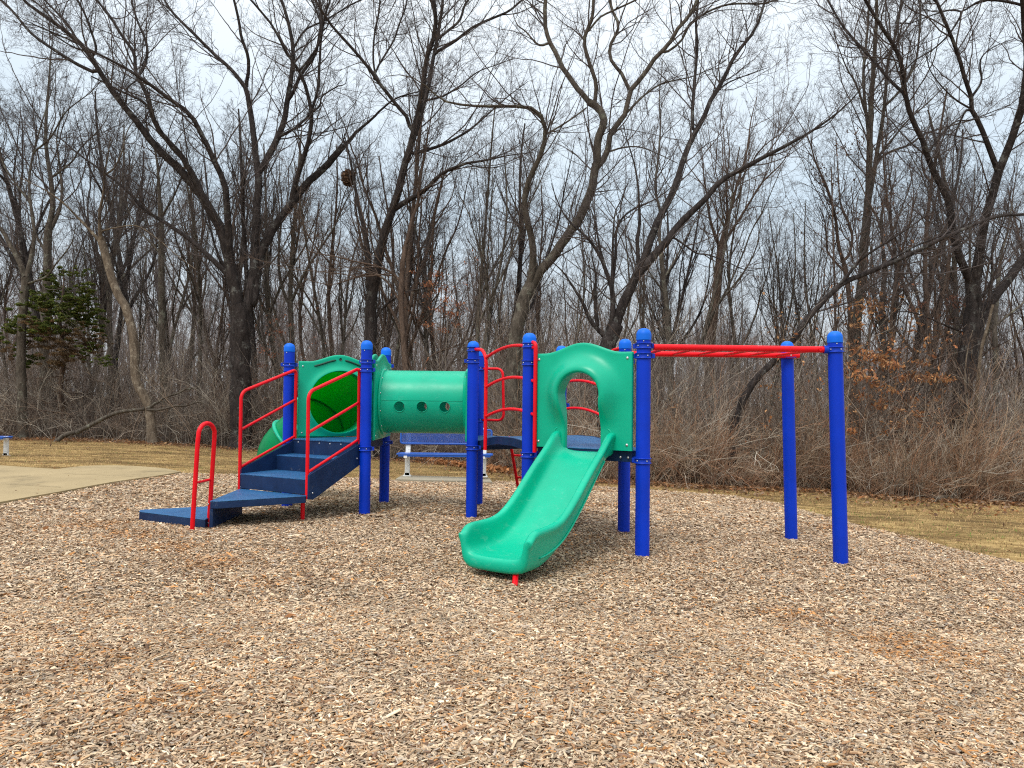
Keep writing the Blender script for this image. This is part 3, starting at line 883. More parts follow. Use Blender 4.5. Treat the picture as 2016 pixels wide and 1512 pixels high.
for sg in (1, -1):      # moulded rib along the foot of each outer wall
    pts = [(*(o2 + w2 * s_ + l2 * sg * (.238 + .030 + .012 * float(sstep(1.1, 1.4, s_)))), z_ + .004) for s_, _, z_ in bed[6:40]]
    q = MB(); q.tube(pts, .008, 6); build(q, 'rib', M['green'], slide)
def sp3(s_, x_, z_): p = o2 + w2 * s_ + l2 * x_; return np.array([p[0], p[1], z_])
for sg in (1, -1):
    q = MB(); a_ = sp3(1.40, sg * (.12 if sg > 0 else .17), .14); b_ = sp3(1.64 if sg > 0 else 1.30, sg * (.25 if sg > 0 else .17), float(terrain(*sp3(1.30, sg * .27, 0)[:2])) - .05)
    q.tube([a_, a_ * .6 + b_ * .4 + np.array([0, 0, .01]), b_], .021, 12); build(q, 'slide_foot', M['red'])

# ---- slide hood panel: an arched opening with a bulging cowl
e2 = (A_f - A_l) / np.linalg.norm(A_f - A_l); Wp = .955; pc = A_l + e2 * (.079 + .919) / 2 * 1.128; out = np.array([e2[1], -e2[0]])
zb_, zs_, zh_ = .895, 1.752, 1.842
def otop(u):
    t = abs(u) / (Wp / 2); return zs_ + (zh_ - zs_) * .5 * (1 + math.cos(math.pi * min(1, t / .8)))
zc_, ra = 1.375, .196
inn, outr, wgt = [], [], []
oc = .012
legz = np.linspace(zb_, zc_, 15)[:-1]
for z in legz:
    t = (z - zb_) / (zc_ - zb_); hw = ra - .012 * math.sin(math.pi * t) - (.022 * (1 - t) if t < 1 else 0)
    inn.append((oc - hw, z)); outr.append((-Wp / 2, z)); wgt.append(.10 + .90 * float(sstep(.35, .95, t)))
cang = [math.atan2(zs_ - zc_, -Wp / 2 - oc), math.atan2(zs_ - zc_, Wp / 2 - oc)]
an = sorted(set(list(np.linspace(math.pi, 0, 49)) + cang), reverse=True)
for a in an:
    inn.append((oc + ra * math.cos(a), zc_ + ra * math.sin(a)))
    lo, hi = 0, 2
    for _ in range(40):
        q = (lo + hi) / 2; u, z = oc + math.cos(a) * q, zc_ + math.sin(a) * q
        if abs(u) < Wp / 2 and z < otop(max(-Wp / 2, min(Wp / 2, u))): lo = q
        else: hi = q
    outr.append((oc + math.cos(a) * lo, zc_ + math.sin(a) * lo)); wgt.append(1.0)
for z in legz[::-1]:
    t = (z - zb_) / (zc_ - zb_); hw = ra - .012 * math.sin(math.pi * t) - .022 * (1 - t)
    inn.append((oc + hw, z)); outr.append((Wp / 2, z)); wgt.append(.10 + .90 * float(sstep(.35, .95, t)))
def PP(u, z, off): q = pc + e2 * u + out * off; return (q[0], q[1], z)
inn = np.array(inn); outr = np.array(outr); n = len(inn)
TH, AMP, WID = .045, .125, .105
rows = []
D = np.linalg.norm(outr - inn, axis=1)
def row(qs, offf, edge=0):
    r_ = []
    for i in range(n):
        q = qs if qs <= 1 else 1
        d_ = D[i] * q; off = TH + AMP * wgt[i] * math.exp(-(max(0, d_ - .02) / WID) ** 2.2) if offf is None else offf(i)
        p = inn[i] + (outr[i] - inn[i]) * q
        r_.append(PP(p[0], p[1], off - edge))
    return r_
rows = [[PP(inn[i][0], inn[i][1], -.0) for i in range(n)],
        [PP(inn[i][0], inn[i][1], (TH + AMP * wgt[i]) * .5) for i in range(n)],
        [PP(inn[i][0], inn[i][1], (TH + AMP * wgt[i]) - .022) for i in range(n)]]
rows.append([PP(*(inn[i] + (outr[i] - inn[i]) / D[i] * .008), TH + AMP * wgt[i] - .006) for i in range(n)])
for q in (.06, .1, .15, .2, .26, .33, .41, .5, .6, .7, .8, .9, .975): rows.append(row(q, None))
rows.append(row(1.0, lambda i: TH - .012)); rows.append(row(1.0, lambda i: .010)); rows.append(row(.98, lambda i: 0.0)); rows.append(rows[0])
m = MB(); V = [p for r_ in rows for p in r_]; Fc = []
for i in range(len(rows) - 1):
    for k in range(n - 1): Fc.append((i * n + k, i * n + k + 1, (i + 1) * n + k + 1, (i + 1) * n + k))
m.add(V, Fc, True)
for k, rv in ((0, False), (n - 1, True)):      # feet of the two legs
    loop = [r_[k] for r_ in rows[:-1]]; m.add(loop, [tuple(range(len(loop)))], False)
hood = build(m, 'slide_hood', M['greenp']); hood.modifiers.new('w', 'WEIGHTED_NORMAL')
s = MB()
for u in (-1, 1):
    for z in (zb_ + .05, zs_ - .055): s.bolt(PP(u * (Wp / 2 - .045), z, TH), (*out, 0), .013, .008)
build(s, 'bolt', M['steel'], hood)
for sg in (-1, 1):          # moulded scroll beside the slide's shoulder
    pts = [PP(oc + sg * (.19), 1.075, TH + .004), PP(oc + sg * .225, 1.083, TH + .004), PP(oc + sg * .262, 1.066, TH + .004), PP(oc + sg * .278, 1.03, TH + .004), PP(oc + sg * .280, .93, TH + .003)]
    q = MB(); q.tube(catmull(pts, 18), .009, 8); build(q, 'rib', M['greenp'], hood)

# ---- arch bridge between the two decks
pb0, pb1 = (B_f + B_t) / 2, (A_l + A_r) / 2; db = (pb1 - pb0); Lb = np.linalg.norm(db); db /= Lb; sb_ = np.array([-db[1], db[0]])
prof = [(0.02, .862), (.22, .905), (.45, .935), (.78, .938), (1.0, .918), (1 * Lb - .02, .888)]
m = MB(); hwb = .475
for i in range(len(prof) - 1):
    (t0, z0), (t1, z1) = prof[i], prof[i + 1]
    c = [pb0 + db * t0 - sb_ * hwb, pb0 + db * t0 + sb_ * hwb, pb0 + db * t1 + sb_ * hwb, pb0 + db * t1 - sb_ * hwb]
    m.plate([(*c[0], z0), (*c[1], z0), (*c[2], z1), (*c[3], z1)], (0, 0, -.012))
br = build(m, 'arch_bridge', M['tread'])
for sg in (-1, 1):
    m = MB(); q = lambda t, z: (*(pb0 + db * t + sb_ * sg * (hwb + .002)), z)
    m.plate([q(t, z + .004) for t, z in prof] + [q(t, z - .078) for t, z in prof[::-1]], (*(sb_ * sg * .018), 0))
    build(m, 'bridge_skirt', M['navy'], br, bevel=.003)

# ---- red rails
RT = .0165
def rail(name, paths, r=RT, parent=play, mat='red'):
    m = MB()
    for p in paths: m.tube(p, r, 12)
    return build(m, name, M[mat], parent)
def on(a, b, t): p = np.array(a) + (np.array(b) - np.array(a)) * t; return p
def bridge_rail(a, b):
    """a: the post with the stand-off upright, b: the far post"""
    U = on(a, b, .26); Wv = on(a, b, 1.095) ; s0 = on(a, b, .05)
    ps = [bend([(*s0, 1.86), (*on(a, b, .19), 1.845), (*U, 1.75), (*U, .79)], .10)]
    o = rail('bridge_rail', ps, .0185)
    side_ = np.array([.0, -.0])
    for z, zt in ((1.745, 1.825), (1.435, 1.495), (1.125, 1.175)):
        q0, q1 = (*U, z), (*Wv, z + .045)
        pts = [np.array(q0) + (np.array(q1) - np.array(q0)) * t + np.array([0, 0, .082 * (math.sin(math.pi * min(1, t * .92 + .04)) ** .9)]) for t in np.linspace(0, 1, 16)]
        m_ = MB(); m_.tube(pts, .0155, 12); build(m_, 'rail_arc', M['red'], o)
    m_ = MB(); m_.tube(bend([(*on(a, b, 1.02), 1.865), (*Wv, 1.85), (*Wv, .84)], .06), .0185, 12); build(m_, 'rail_upright', M['red'], o)
bridge_rail(B_f, A_l + np.array([.0, .0])); bridge_rail(A_r, B_t)
# D-shaped grab handle and climber on the far side of the middle deck
E = (B_t - B_r) / np.linalg.norm(B_t - B_r)
rail('grab_handle', [bend([(*(B_r + E * .05), 1.695), (*(B_r + E * .34), 1.69), (*(B_r + E * .36), 1.06), (*(B_r + E * .05), 1.06)], .09)], .0165)
rail('grab_handle', [bend([(*(B_t - E * .05), 1.695), (*(B_t - E * .30), 1.69), (*(B_t - E * .30), 1.06), (*(B_t - E * .05), 1.06)], .09)], .0165)
NB = np.array([.5, .866]); c0 = B_r + E * .40
cl_ = rail('ladder', [[(*(c0 + NB * .06), .86), (*(c0 + NB * .10), .78), (*(c0 + NB * .45), -.2)]], .019)
m = MB(); m.tube([(*(c0 + E * .42 + NB * .06), .86), (*(c0 + E * .42 + NB * .10), .78), (*(c0 + E * .42 + NB * .45), -.2)], .019, 12); build(m, 'side_rail', M['red'], cl_)
for k in range(3):
    q = c0 + NB * (.16 + .1 * k); z = .63 - .28 * k
    m = MB(); m.tube([(*q, z), (*(q + E * .42), z)], .0135, 10); build(m, 'rung', M['red'], cl_)

# ---- overhead ladder
la = rail('overhead_ladder', [[(A_f[0] + .085, A_f[1] - .008, 1.79), (M_f[0] - .075, M_f[1], 1.79)]], .0275)
m = MB(); m.tube([(A_r[0] + .06, A_r[1] - .04, 1.80), (M_r[0] + .09, M_r[1] - .085, 1.80)], .0275, 14); build(m, 'beam', M['red'], la)
for k in range(6):
    xk = A_f[0] + .22 + k * .262
    m = MB(); m.tube([(xk, A_f[1] + .02, 1.79), (xk + .015, A_r[1] - .05, 1.80)], .0145, 10); build(m, 'rung', M['red'], la)
m = MB(); m.box((M_r[0], M_r[1] - .075, 1.80), (.055, .034, .022)); build(m, 'bracket', M['clamp'], la, bevel=.003); m = MB(); m.lathe(ring_prof(.0612), (*M_r, 1.80), 32); build(m, 'clamp', M['clamp'], la, bevel=.003)
m = MB(); m.bolt((M_r[0], M_r[1] - .11, 1.80), (0, -1, 0), .008, .006); build(m, 'bolt', M['steel'], la)
m = MB(); m.lathe([(.0345, -.03), (.0345, .03)], (M_f[0] - .07, M_f[1], 1.79), 20, ((0, 1, 0), (0, 0, 1), (1, 0, 0))); build(m, 'collar', M['clamp'], la)

# ---- stairs
eC = (C_f - C_l) / np.linalg.norm(C_f - C_l); nS = np.array([eC[1], -eC[0]])        # towards the viewer
Ls, Rs = C_l + eC * .13, C_f - eC * .075; RUN = .80; st0 = .05
stairs_o = None
def quad(t0, t1, z0, z1):
    a_, b_, c_, d_ = Ls + nS * t0, Rs + nS * t0, Rs + nS * t1, Ls + nS * t1
    return [(*a_, z1), (*b_, z1), (*c_, z1), (*d_, z1)], (0, 0, z0 - z1)
m = MB(); m.plate(*quad(st0, .285, .655, .668)); m.plate([(*(Ls + nS * .275), .668), (*(Rs + nS * .275), .668), (*(Rs + nS * .275), .655), (*(Ls + nS * .275), .655)], (*(nS * .012), 0))
def step(t0, t1, zt, zlow):
    """tread with its front riser, hollow below"""
    m = MB(); m.plate(*quad(t0, t1, zt - .014, zt)); o = build(m, 'step', M['tread'], bevel=.004)
    m = MB(); A_, B_ = Ls + nS * (t1 - .014), Rs + nS * (t1 - .014)
    m.plate([(*A_, zt - .015), (*B_, zt - .015), (*B_, zlow), (*A_, zlow)], (*(nS * .012), 0)); build(m, 'riser', M['navy'], o, bevel=.003)
    return o
m = MB(); A_, B_ = Ls + nS * .03, Rs + nS * .03
m.plate([(*A_, .826), (*B_, .826), (*B_, .668), (*A_, .668)], (*(nS * .012), 0)); stairs_o = build(m, 'riser', M['navy'])
m = MB(); m.plate([(*(Ls + nS * .0), .838), (*(Rs + nS * .0), .838), (*(Rs + nS * .05), .838), (*(Ls + nS * .05), .838)], (0, 0, -.012)); build(m, 'step_edge', M['tread'], stairs_o)
step(.04, .30, .668, .502); step(.29, RUN, .502, .345)
sm_ = MB()
for k in range(6): sm_.bolt((*(Ls + (Rs - Ls) * (.08 + .168 * k) + nS * .043), .80), (*nS, 0), .009, .005)
build(sm_, 'step_bolt', M['steel'], stairs_o)
for P0, sg in ((Ls, -1), (Rs, 1)):
    off = eC * sg * .002
    pts = [(*(P0 + off + nS * .0), .83), (*(P0 + off + nS * RUN), .545), (*(P0 + off + nS * (RUN + .0)), .30), (*(P0 + off + nS * (RUN - .06)), .29), (*(P0 + off), .60)]
    m = MB(); m.plate(pts, (*(eC * sg * .028), 0)); o = build(m, 'stringer', M['navy'], bevel=.004)
    s = MB()
    for t, z in ((.08, .66), (RUN - .05, .36)): s.bolt((*(P0 + eC * sg * .030 + nS * t), z), (*(eC * sg), 0), .009, .006)
    build(s, 'bolt', M['steel'], o)
Wl, Wr = Ls + nS * (RUN + .002), Rs + nS * (RUN + .002); Wf = np.array([-2.83, 6.80]); Pl = np.array([-3.74, 7.26])
def tri_step(poly, zt, zb__):
    poly = [np.array(p) for p in poly]; m = MB(); m.prism(poly, zt - .012, zt); o = build(m, 'transfer_step', M['tread'], bevel=.005)
    c_ = sum(poly) / len(poly); p2 = [c_ + (p - c_) * .992 for p in poly]
    m = MB(); m.prism(p2, zb__, zt - .013); build(m, 'step_body', M['navy'], o, bevel=.004)
    return o
tri_step([Wl, Wf, Wf + (Wr - Wf) * .02 + np.array([.06, -.01]), Wr + np.array([0, -.03]), Wr], .342, .268)
tri_step([Wl + [-.02, .0], Pl + [.0, .05], Pl + [.03, -.04], Wf + [-.035, -.01]], .170, float(terrain(-3.2, 7.2)) - .05)
m = MB(); m.plate([(*(Wl), .266), (*(Wf), .266), (*(Wf), -.02), (*(Wl), -.02)], (.03, .002, 0)); build(m, 'step_support', M['navy'], bevel=.003)
zg = float(terrain(-2.13, 7.38)); m = MB(); m.tube([(-2.13, 7.42, .33), (-2.135, 7.42, zg - .1)], .022, 12); build(m, 'support_leg', M['red'])

# stair handrails: one frame each side, in the plane of its stringer
def stair_rail(P0, out_, lo_t, up_t, lowbot, lowtop, uptop, upbot, mids, stub=None):
    q = lambda t, z: (*(P0 + eC * out_ + nS * t), z)
    o = rail('handrail', [bend([q(lo_t, lowbot), q(lo_t, lowtop), q(up_t + .03, uptop), q(up_t, uptop - .02), q(up_t, upbot)], .085)], .0185)
    for za, zb2 in mids:
        m_ = MB(); m_.tube([q(lo_t, za), q(up_t, zb2)], .0150, 12); build(m_, 'crossbar', M['red'], o)
    if stub is not None:
        m_ = MB(); m_.tube([q(up_t + .05, uptop - .01), stub], .0165, 12); build(m_, 'stub', M['red'], o)
    s_ = MB()
    for z in (lowbot + .03, lowbot + .16): s_.bolt(np.array(q(lo_t + .0, z)) + np.array([*(eC * .018), 0]), (*eC, 0), .008, .005)
    build(s_, 'bolt', M['steel'], o)
    return o
stair_rail(Rs, -.008, .79, .02, .30, 1.375, 1.635, .58, ((.965, 1.27), (.565, .86)), stub=(C_f[0] - .06, C_f[1], 1.63))
stair_rail(Ls, -.02, .79, .0, .33, 1.37, 1.63, .82, ((.965, 1.29), (.565, .865)))
# low looped grab rail at the foot of the transfer steps
q0 = np.array([-2.95, 6.70]); q1 = np.array([-2.875, 6.89])
zz0 = float(terrain(*q0)) - .08; dl = np.array([.045, .0])
lp = [(*q0, zz0)] + [(*(q0 + dl * .9), .90)]
for a in np.linspace(math.pi, 0, 11)[1:-1]:
    c_ = (q0 + q1) / 2 + dl; p = c_ + (q1 - q0) / 2 * math.cos(a); lp.append((*(c_ + (q1 - q0) / 2 * -math.cos(math.pi - a)), .955 + .115 * math.sin(a)))
lp += [(*(q1 + dl * .9), .90), (*q1, zz0 + .05)]
gl = rail('grab_rail', [lp], .0205)
m = MB(); m.tube([(*(q0 + dl * .5), .52), (*(q1 + dl * .5), .535)], .012, 10); build(m, 'crossbar', M['red'], gl)
s = MB()
for z in (.12, .30): s.bolt((q1[0] + .004, q1[1] - .021, z), (0, -1, 0), .008, .005)
build(s, 'bolt', M['steel'], gl)

# ------------------------------------------------------------------ benches
def build_at(m, name, mat, parent, **k): return _mb_build(m, name, mat, parent, **k)
def mesh_panel(m, c, u, v, hu, hv, pitch=.036, r=.0028):
    """expanded metal: two families of slanted strands"""
    c, u, v = (np.array(a, float) for a in (c, u, v)); n_ = np.cross(u, v)
    sl = .62
    for sg in (1, -1):
        k = -hu - hv / sl
        while k < hu + hv / sl:
            x0_, z0_ = k, -hv; x1_, z1_ = k + sg * 2 * hv / sl, hv
            pts = []
            for (xa, za) in ((x0_, z0_), (x1_, z1_)): pts.append([xa, za])
            (xa, za), (xb, zb2) = pts
            lo, hi = -hu, hu
            def clip(xa, za, xb, zb2):
                if xa > xb: xa, za, xb, zb2 = xb, zb2, xa, za
                if xb < lo or xa > hi: return None
                if xa < lo: za += (zb2 - za) * (lo - xa) / (xb - xa); xa = lo
                if xb > hi: zb2 = za + (zb2 - za) * (hi - xa) / (xb - xa); xb = hi
                return xa, za, xb, zb2
            cc = clip(xa, za, xb, zb2)
            if cc and cc[2] - cc[0] > .004:
                m.tube([c + u * cc[0] + v * cc[1] + n_ * .001 * sg, c + u * cc[2] + v * cc[3] + n_ * .001 * sg], r * 1.25, 4, caps=False)
            k += pitch
def rframe(m, c, u, v, hu, hv, r=.017, rad=.05):
    c, u, v = (np.array(a, float) for a in (c, u, v))
    P = [c + u * a * hu + v * b * hv for a, b in ((0, 1), (1, 1), (1, -1), (-1, -1), (-1, 1), (0, 1))]
    m.tube(bend(P, rad), r, 10, caps=False)
def bench(loc, label, back=True, length=1.83, rot=0, legs=(-.72, .72)):
    b = empty('park_bench', loc); b.rotation_euler.z = rot; tag(b, label, 'bench')
    m = MB(); rframe(m, (0, 0, .43), (1, 0, 0), (0, 1, 0), length / 2, .145, .017); 
    m.box((0, -.148, .418), (length / 2 - .03, .010, .026)); m.box((0, .148, .418), (length / 2 - .03, .010, .026))
    seat = build_at(m, 'seat', M['benchblue'], b)
    m = MB(); mesh_panel(m, (0, 0, .432), (1, 0, 0), (0, 1, 0), length / 2 - .015, .13); build_at(m, 'seat_mesh', M['benchblue'], seat)
    if back:
        v = np.array([0, .17, .985]); m = MB(); rframe(m, (0, .20, .745), (1, 0, 0), v, length / 2 - .02, .135, .019)
        bk = build_at(m, 'backrest', M['benchblue'], b)
        m = MB(); mesh_panel(m, (0, .20, .745), (1, 0, 0), v, length / 2 - .035, .12, .036, .0035); build_at(m, 'back_mesh', M['benchblue'], bk)
    for x in legs:
        m = MB(); m.box((x, .12, .22), (.045, .03, .22)); m.box((x, .12, .008), (.075, .06, .008))
        m.plate([(x - .07, .09, .016), (x + .07, .09, .016), (x + .045, .09, .07), (x - .045, .09, .07)], (0, .012, 0))
        m.box((x, .0, .385), (.032, .16, .022))
        if back: m.box((x, .215, .64), (.045, .012, .28), ((1, 0, 0), (0, .985, -.17), (0, .17, .985)))
        build_at(m, 'leg', M['white'], b, bevel=.004)
    return b
bench((-1.235, 13.5, float(terrain(-1.235, 13.4)) + .052), 'blue perforated bench with flaking white legs on a concrete pad behind the climbing frame', length=1.76)
bx, by = -12.05, 16.0
bench((bx, by, float(terrain(bx, by)) - .02), 'blue backless seat with a white leg cut off by the left edge of the photo', back=False, legs=(-.72, .78))

# ------------------------------------------------------------------ cut log at the edge of the brush
pa, pb_ = ground_at(1812, 984), ground_at(1860, 982)
m = MB(); A_ = np.array([pa[0], pa[1] - .5, terrain(pa[0], pa[1] - .5) + .06]); B_ = np.array([pb_[0], pb_[1] - .4, terrain(pb_[0], pb_[1] - .4) + .075])
m.tube([A_, A_ * .7 + B_ * .3 + [0, 0, .01], A_ * .3 + B_ * .7, B_], [.055, .06, .055, .05], 14)
lg = _mb_build(m, 'log', M['bark_tan'], None); tag(lg, 'short pale log lying in front of the brown brush at the right', 'log')
# ------------------------------------------------------------------ branch machinery (all vectorised)
def unit(v): return v / (np.linalg.norm(v, axis=-1, keepdims=True) + 1e-9)

def tubes(P, Rr, sides):
    """P (N,K,3), Rr (N,K) -> verts, quads"""
    N, K, _ = P.shape
    T = np.empty_like(P); T[:, 1:-1] = P[:, 2:] - P[:, :-2]; T[:, 0] = P[:, 1] - P[:, 0]; T[:, -1] = P[:, -1] - P[:, -2]; T = unit(T)
    ref = np.tile(np.array([.37, .93, .05]), (N, 1)); n = unit(np.cross(T[:, 0], ref))
    V = np.empty((N, K, sides, 3)); a = 2 * np.pi * np.arange(sides) / sides; ca, sa = np.cos(a)[None, :, None], np.sin(a)[None, :, None]
    for k in range(K):
        n = unit(n - T[:, k] * (n * T[:, k]).sum(-1, keepdims=True)); b = np.cross(T[:, k], n)
        V[:, k] = P[:, k, None] + (n[:, None] * ca + b[:, None] * sa) * Rr[:, k, None, None]
    base = np.arange(N)[:, None, None] * (K * sides) + np.arange(K - 1)[None, :, None] * sides
    s0 = np.arange(sides)[None, None, :]; s1 = (s0 + 1) % sides
    Q = np.stack([base + s0, base + s1, base + sides + s1, base + sides + s0], -1).reshape(-1, 4)
    return V.reshape(-1, 3), Q

def sample(P, idx, t):
    K = P.shape[1]; f = t * (K - 1); i = np.minimum(f.astype(int), K - 2); u = f - i
    if P.ndim == 3:
        a, b = P[idx, i], P[idx, i + 1]; return a * (1 - u)[:, None] + b * u[:, None], unit(b - a)
    a, b = P[idx, i], P[idx, i + 1]; return a * (1 - u) + b * u

def grow(P, Rr, idx, t, length, ang, K=6, rs=.6, up=.15, wander=.25, rmin=.003, end=.3, rg=None, rcap=None):
    rg = rg or rng; n = len(idx)
    p, T = sample(P, idx, t); r0 = sample(Rr, idx, t)
    perp = unit(np.cross(T, unit(rg.normal(size=(n, 3)))))
    an = rg.normal(ang, ang * .3, n)[:, None]
    d = unit(T * np.cos(an) + perp * np.sin(an))
    r0 = np.maximum(r0 * rs * rg.uniform(.7, 1.1, n), rmin)
    if rcap is not None: r0 = np.minimum(r0, rcap)
    out = np.empty((n, K, 3)); out[:, 0] = p; st = (length / (K - 1))[:, None]
    for k in range(1, K):
        d = unit(d + np.array([0, 0, up / K * 3]) + rg.normal(0, wander, (n, 3)))
        out[:, k] = out[:, k - 1] + d * st
    rr = r0[:, None] * np.linspace(1, end, K)[None]
    return out, np.maximum(rr, rmin * .6)

def pick(n_parent, counts, tmin, tmax, rg):
    idx = np.repeat(np.arange(n_parent), counts); return idx, rg.uniform(tmin, tmax, len(idx))

class Geo:
    def __init__(s): s.V = []; s.Q = []; s.n = 0
    def add(s, P, Rr, sides):
        v, q = tubes(P, Rr, sides); s.V.append(v.astype(np.float32)); s.Q.append(q + s.n); s.n += len(v)
    def mesh(s, name, loc=(0, 0, 0)):
        return mesh_np(name, np.vstack(s.V) - np.array(loc, np.float32), np.vstack(s.Q))

def twiggery(g, limbs, Rl, rg, d1=2.2, l1=(.8, 2.4), n2=6, n3=5, n4=3, rmin=.0035, up=.12, t0=.25, sc=1.0, a1=.75):
    """limbs: (N,K,3). adds four generations of branches"""
    seg = np.linalg.norm(np.diff(limbs, axis=1), axis=2).sum(1)
    cnt = np.maximum(1, (seg * (1 - t0) * d1 / sc).round().astype(int)); idx, t = pick(len(limbs), cnt, t0, 1.0, rg)
    L = rg.uniform(*l1, len(idx)) * sc * (1.15 - .5 * t)
    P1, R1 = grow(limbs, Rl, idx, t, L, a1, 8, .55, up * 1.5, .17, rmin * 1.6, .3, rg, rcap=.017 * sc)
    g.add(P1, R1, 4)
    idx, t = pick(len(P1), np.full(len(P1), n2), .12, 1.0, rg)
    L2 = L[idx] * rg.uniform(.3, .62, len(idx)) * (1.1 - .5 * t)
    P2, R2 = grow(P1, R1, idx, t, L2, .72, 6, .62, up, .22, rmin * 1.15, .4, rg)
    g.add(P2, R2, 3)
    idx, t = pick(len(P2), np.full(len(P2), n3), .15, 1.0, rg)
    L3 = L2[idx] * rg.uniform(.35, .7, len(idx))
    P3, R3 = grow(P2, R2, idx, t, L3, .75, 4, .7, up, .25, rmin * .85, .6, rg)
    g.add(P3, R3, 3)
    if n4:
        idx, t = pick(len(P3), rg.poisson(n4, len(P3)), .2, 1.0, rg)
        L4 = L3[idx] * rg.uniform(.4, .8, len(idx)) + .03
        P4, R4 = grow(P3, R3, idx, t, L4, .7, 3, .8, up, .25, rmin * .7, .8, rg)
        g.add(P4, R4, 3)
    return P1, P2, P3

# ------------------------------------------------------------------ the big trees: limbs traced from the photo, each with its own depth
def hero(name, label, d, limbs, bark_m, twig_m, seed, base_px, cat='tree', d1=2.2, spread=.34, tw={}, leaves=None, lscale=1.0, group=None, wscale=.84, ext=True):
    rg = np.random.default_rng(seed)
    paths = []; info = []
    bx_, = [base_px]
    for li, (pts, w0, w1) in enumerate(limbs):
        pts = np.array(pts, float)
        if li == 0:
            off0 = 0.0; off1 = rg.uniform(-.4, .4); pr = None
        else:
            best = (1e9, 0, None)
            for q in info:
                dd = np.hypot(q[:, 0] - pts[0, 0], q[:, 1] - pts[0, 1]); k = dd.argmin()
                if dd[k] < best[0]: best = (dd[k], q[k, 2], q[k])
            off0 = best[1]; L = np.hypot(*np.diff(pts, axis=0).T).sum() / F_PX * d
            off1 = off0 + rg.uniform(-1, 1) * spread * L
            if best[0] < 45: pts = np.vstack([best[2][:2], pts]) if best[0] > 4 else pts
        tip = min([1e9] + [math.hypot(q[0][0][0] - pts[-1, 0], q[0][0][1] - pts[-1, 1]) for q in limbs])
        if li and pts[-1, 1] > 15 and 5 < pts[-1, 0] < 2010 and tip > 30: w1 = min(w1, 1.4)
        K = 26; pp = catmull(pts, K); s = np.linspace(0, 1, K); off = off0 + (off1 - off0) * s ** 1.15
        info.append(np.column_stack([pp, off]))
        W = np.array([at(a, b, d + o) for (a, b), o in zip(pp, off)])
        r = (w0 + (w1 - w0) * s ** .85) / 2 * (d + off) / F_PX * wscale
        W = W + rg.normal(0, 1, W.shape) * (r[:, None] * .06)
        if li == 0:          # carry the trunk down into the ground with a root flare
            bxw = at(base_px, 860, d)[0]; zt = float(terrain(bxw, d)) - .15
            W[0] = (bxw, d, zt); W[1] = W[0] * .6 + W[2] * .4; r[0] *= 1.35; r[1] *= 1.12
        elif ext and pts[-1, 1] < 15:   # limbs that leave the frame go on growing
            dr = unit(W[-1] - W[-4]); n_ = 5; e = W[-1] + np.cumsum(np.tile(dr * .5, (n_, 1)) + rg.normal(0, .1, (n_, 3)), 0)
            W = np.vstack([W[:-n_:1] if False else W, e]); r = np.concatenate([r, np.linspace(r[-1], r[-1] * .4, n_)])
            W = catmull(W, K); r = np.interp(np.linspace(0, 1, K), np.linspace(0, 1, len(r)), r)
        paths.append((W, r))
    P = np.array([p for p, _ in paths]); Rr = np.array([r for _, r in paths])
    loc = P[0, 0] + np.array([0, 0, .15])
    root = empty(name, loc); tag(root, label, cat, group)
    gt = Geo(); gt.add(P[:3], Rr[:3], 14)
    if len(P) > 3: gt.add(P[3:], Rr[3:], 9)
    tr = link('trunk', gt.mesh('trunk', loc), bark_m, root)
    gc = Geo(); kw = dict(d1=d1 * .85, t0=.12, rmin=.0027 * d / 18, sc=lscale, n2=5, n3=4, n4=2); kw.update(tw)
    # long whippy side limbs between the traced ones
    src = P[1:] if len(P) > 1 else P; sr = Rr[1:] if len(P) > 1 else Rr
    seg_ = np.linalg.norm(np.diff(src, axis=1), axis=2).sum(1); ix, tt = pick(len(src), np.maximum(1, (seg_ * 1.35).round().astype(int)), .08, .95, rg)
    Lw = rg.uniform(1.4, 4.2, len(ix)) * (1.2 - .6 * tt) * (d / 18)
    Pw, Rw = grow(src, sr, ix, tt, Lw, .62, 16, .5, .42, .11, .008, .2, rg, rcap=.019 * d / 18)
    gc.add(Pw, Rw, 5)
    twiggery(gc, Pw, Rw, rg, d1=1.9, l1=(.4, 1.2), n2=4, n3=3, n4=1, rmin=.0026 * d / 18, t0=.1)
    rt = Rr[:]; P1, P2, P3 = twiggery(gc, P[1:] if len(P) > 1 else P, Rr[1:] if len(P) > 1 else Rr, rg, **kw)
    link('crown', gc.mesh('crown', loc), twig_m, root)
    return root, P, P2

HERO = []
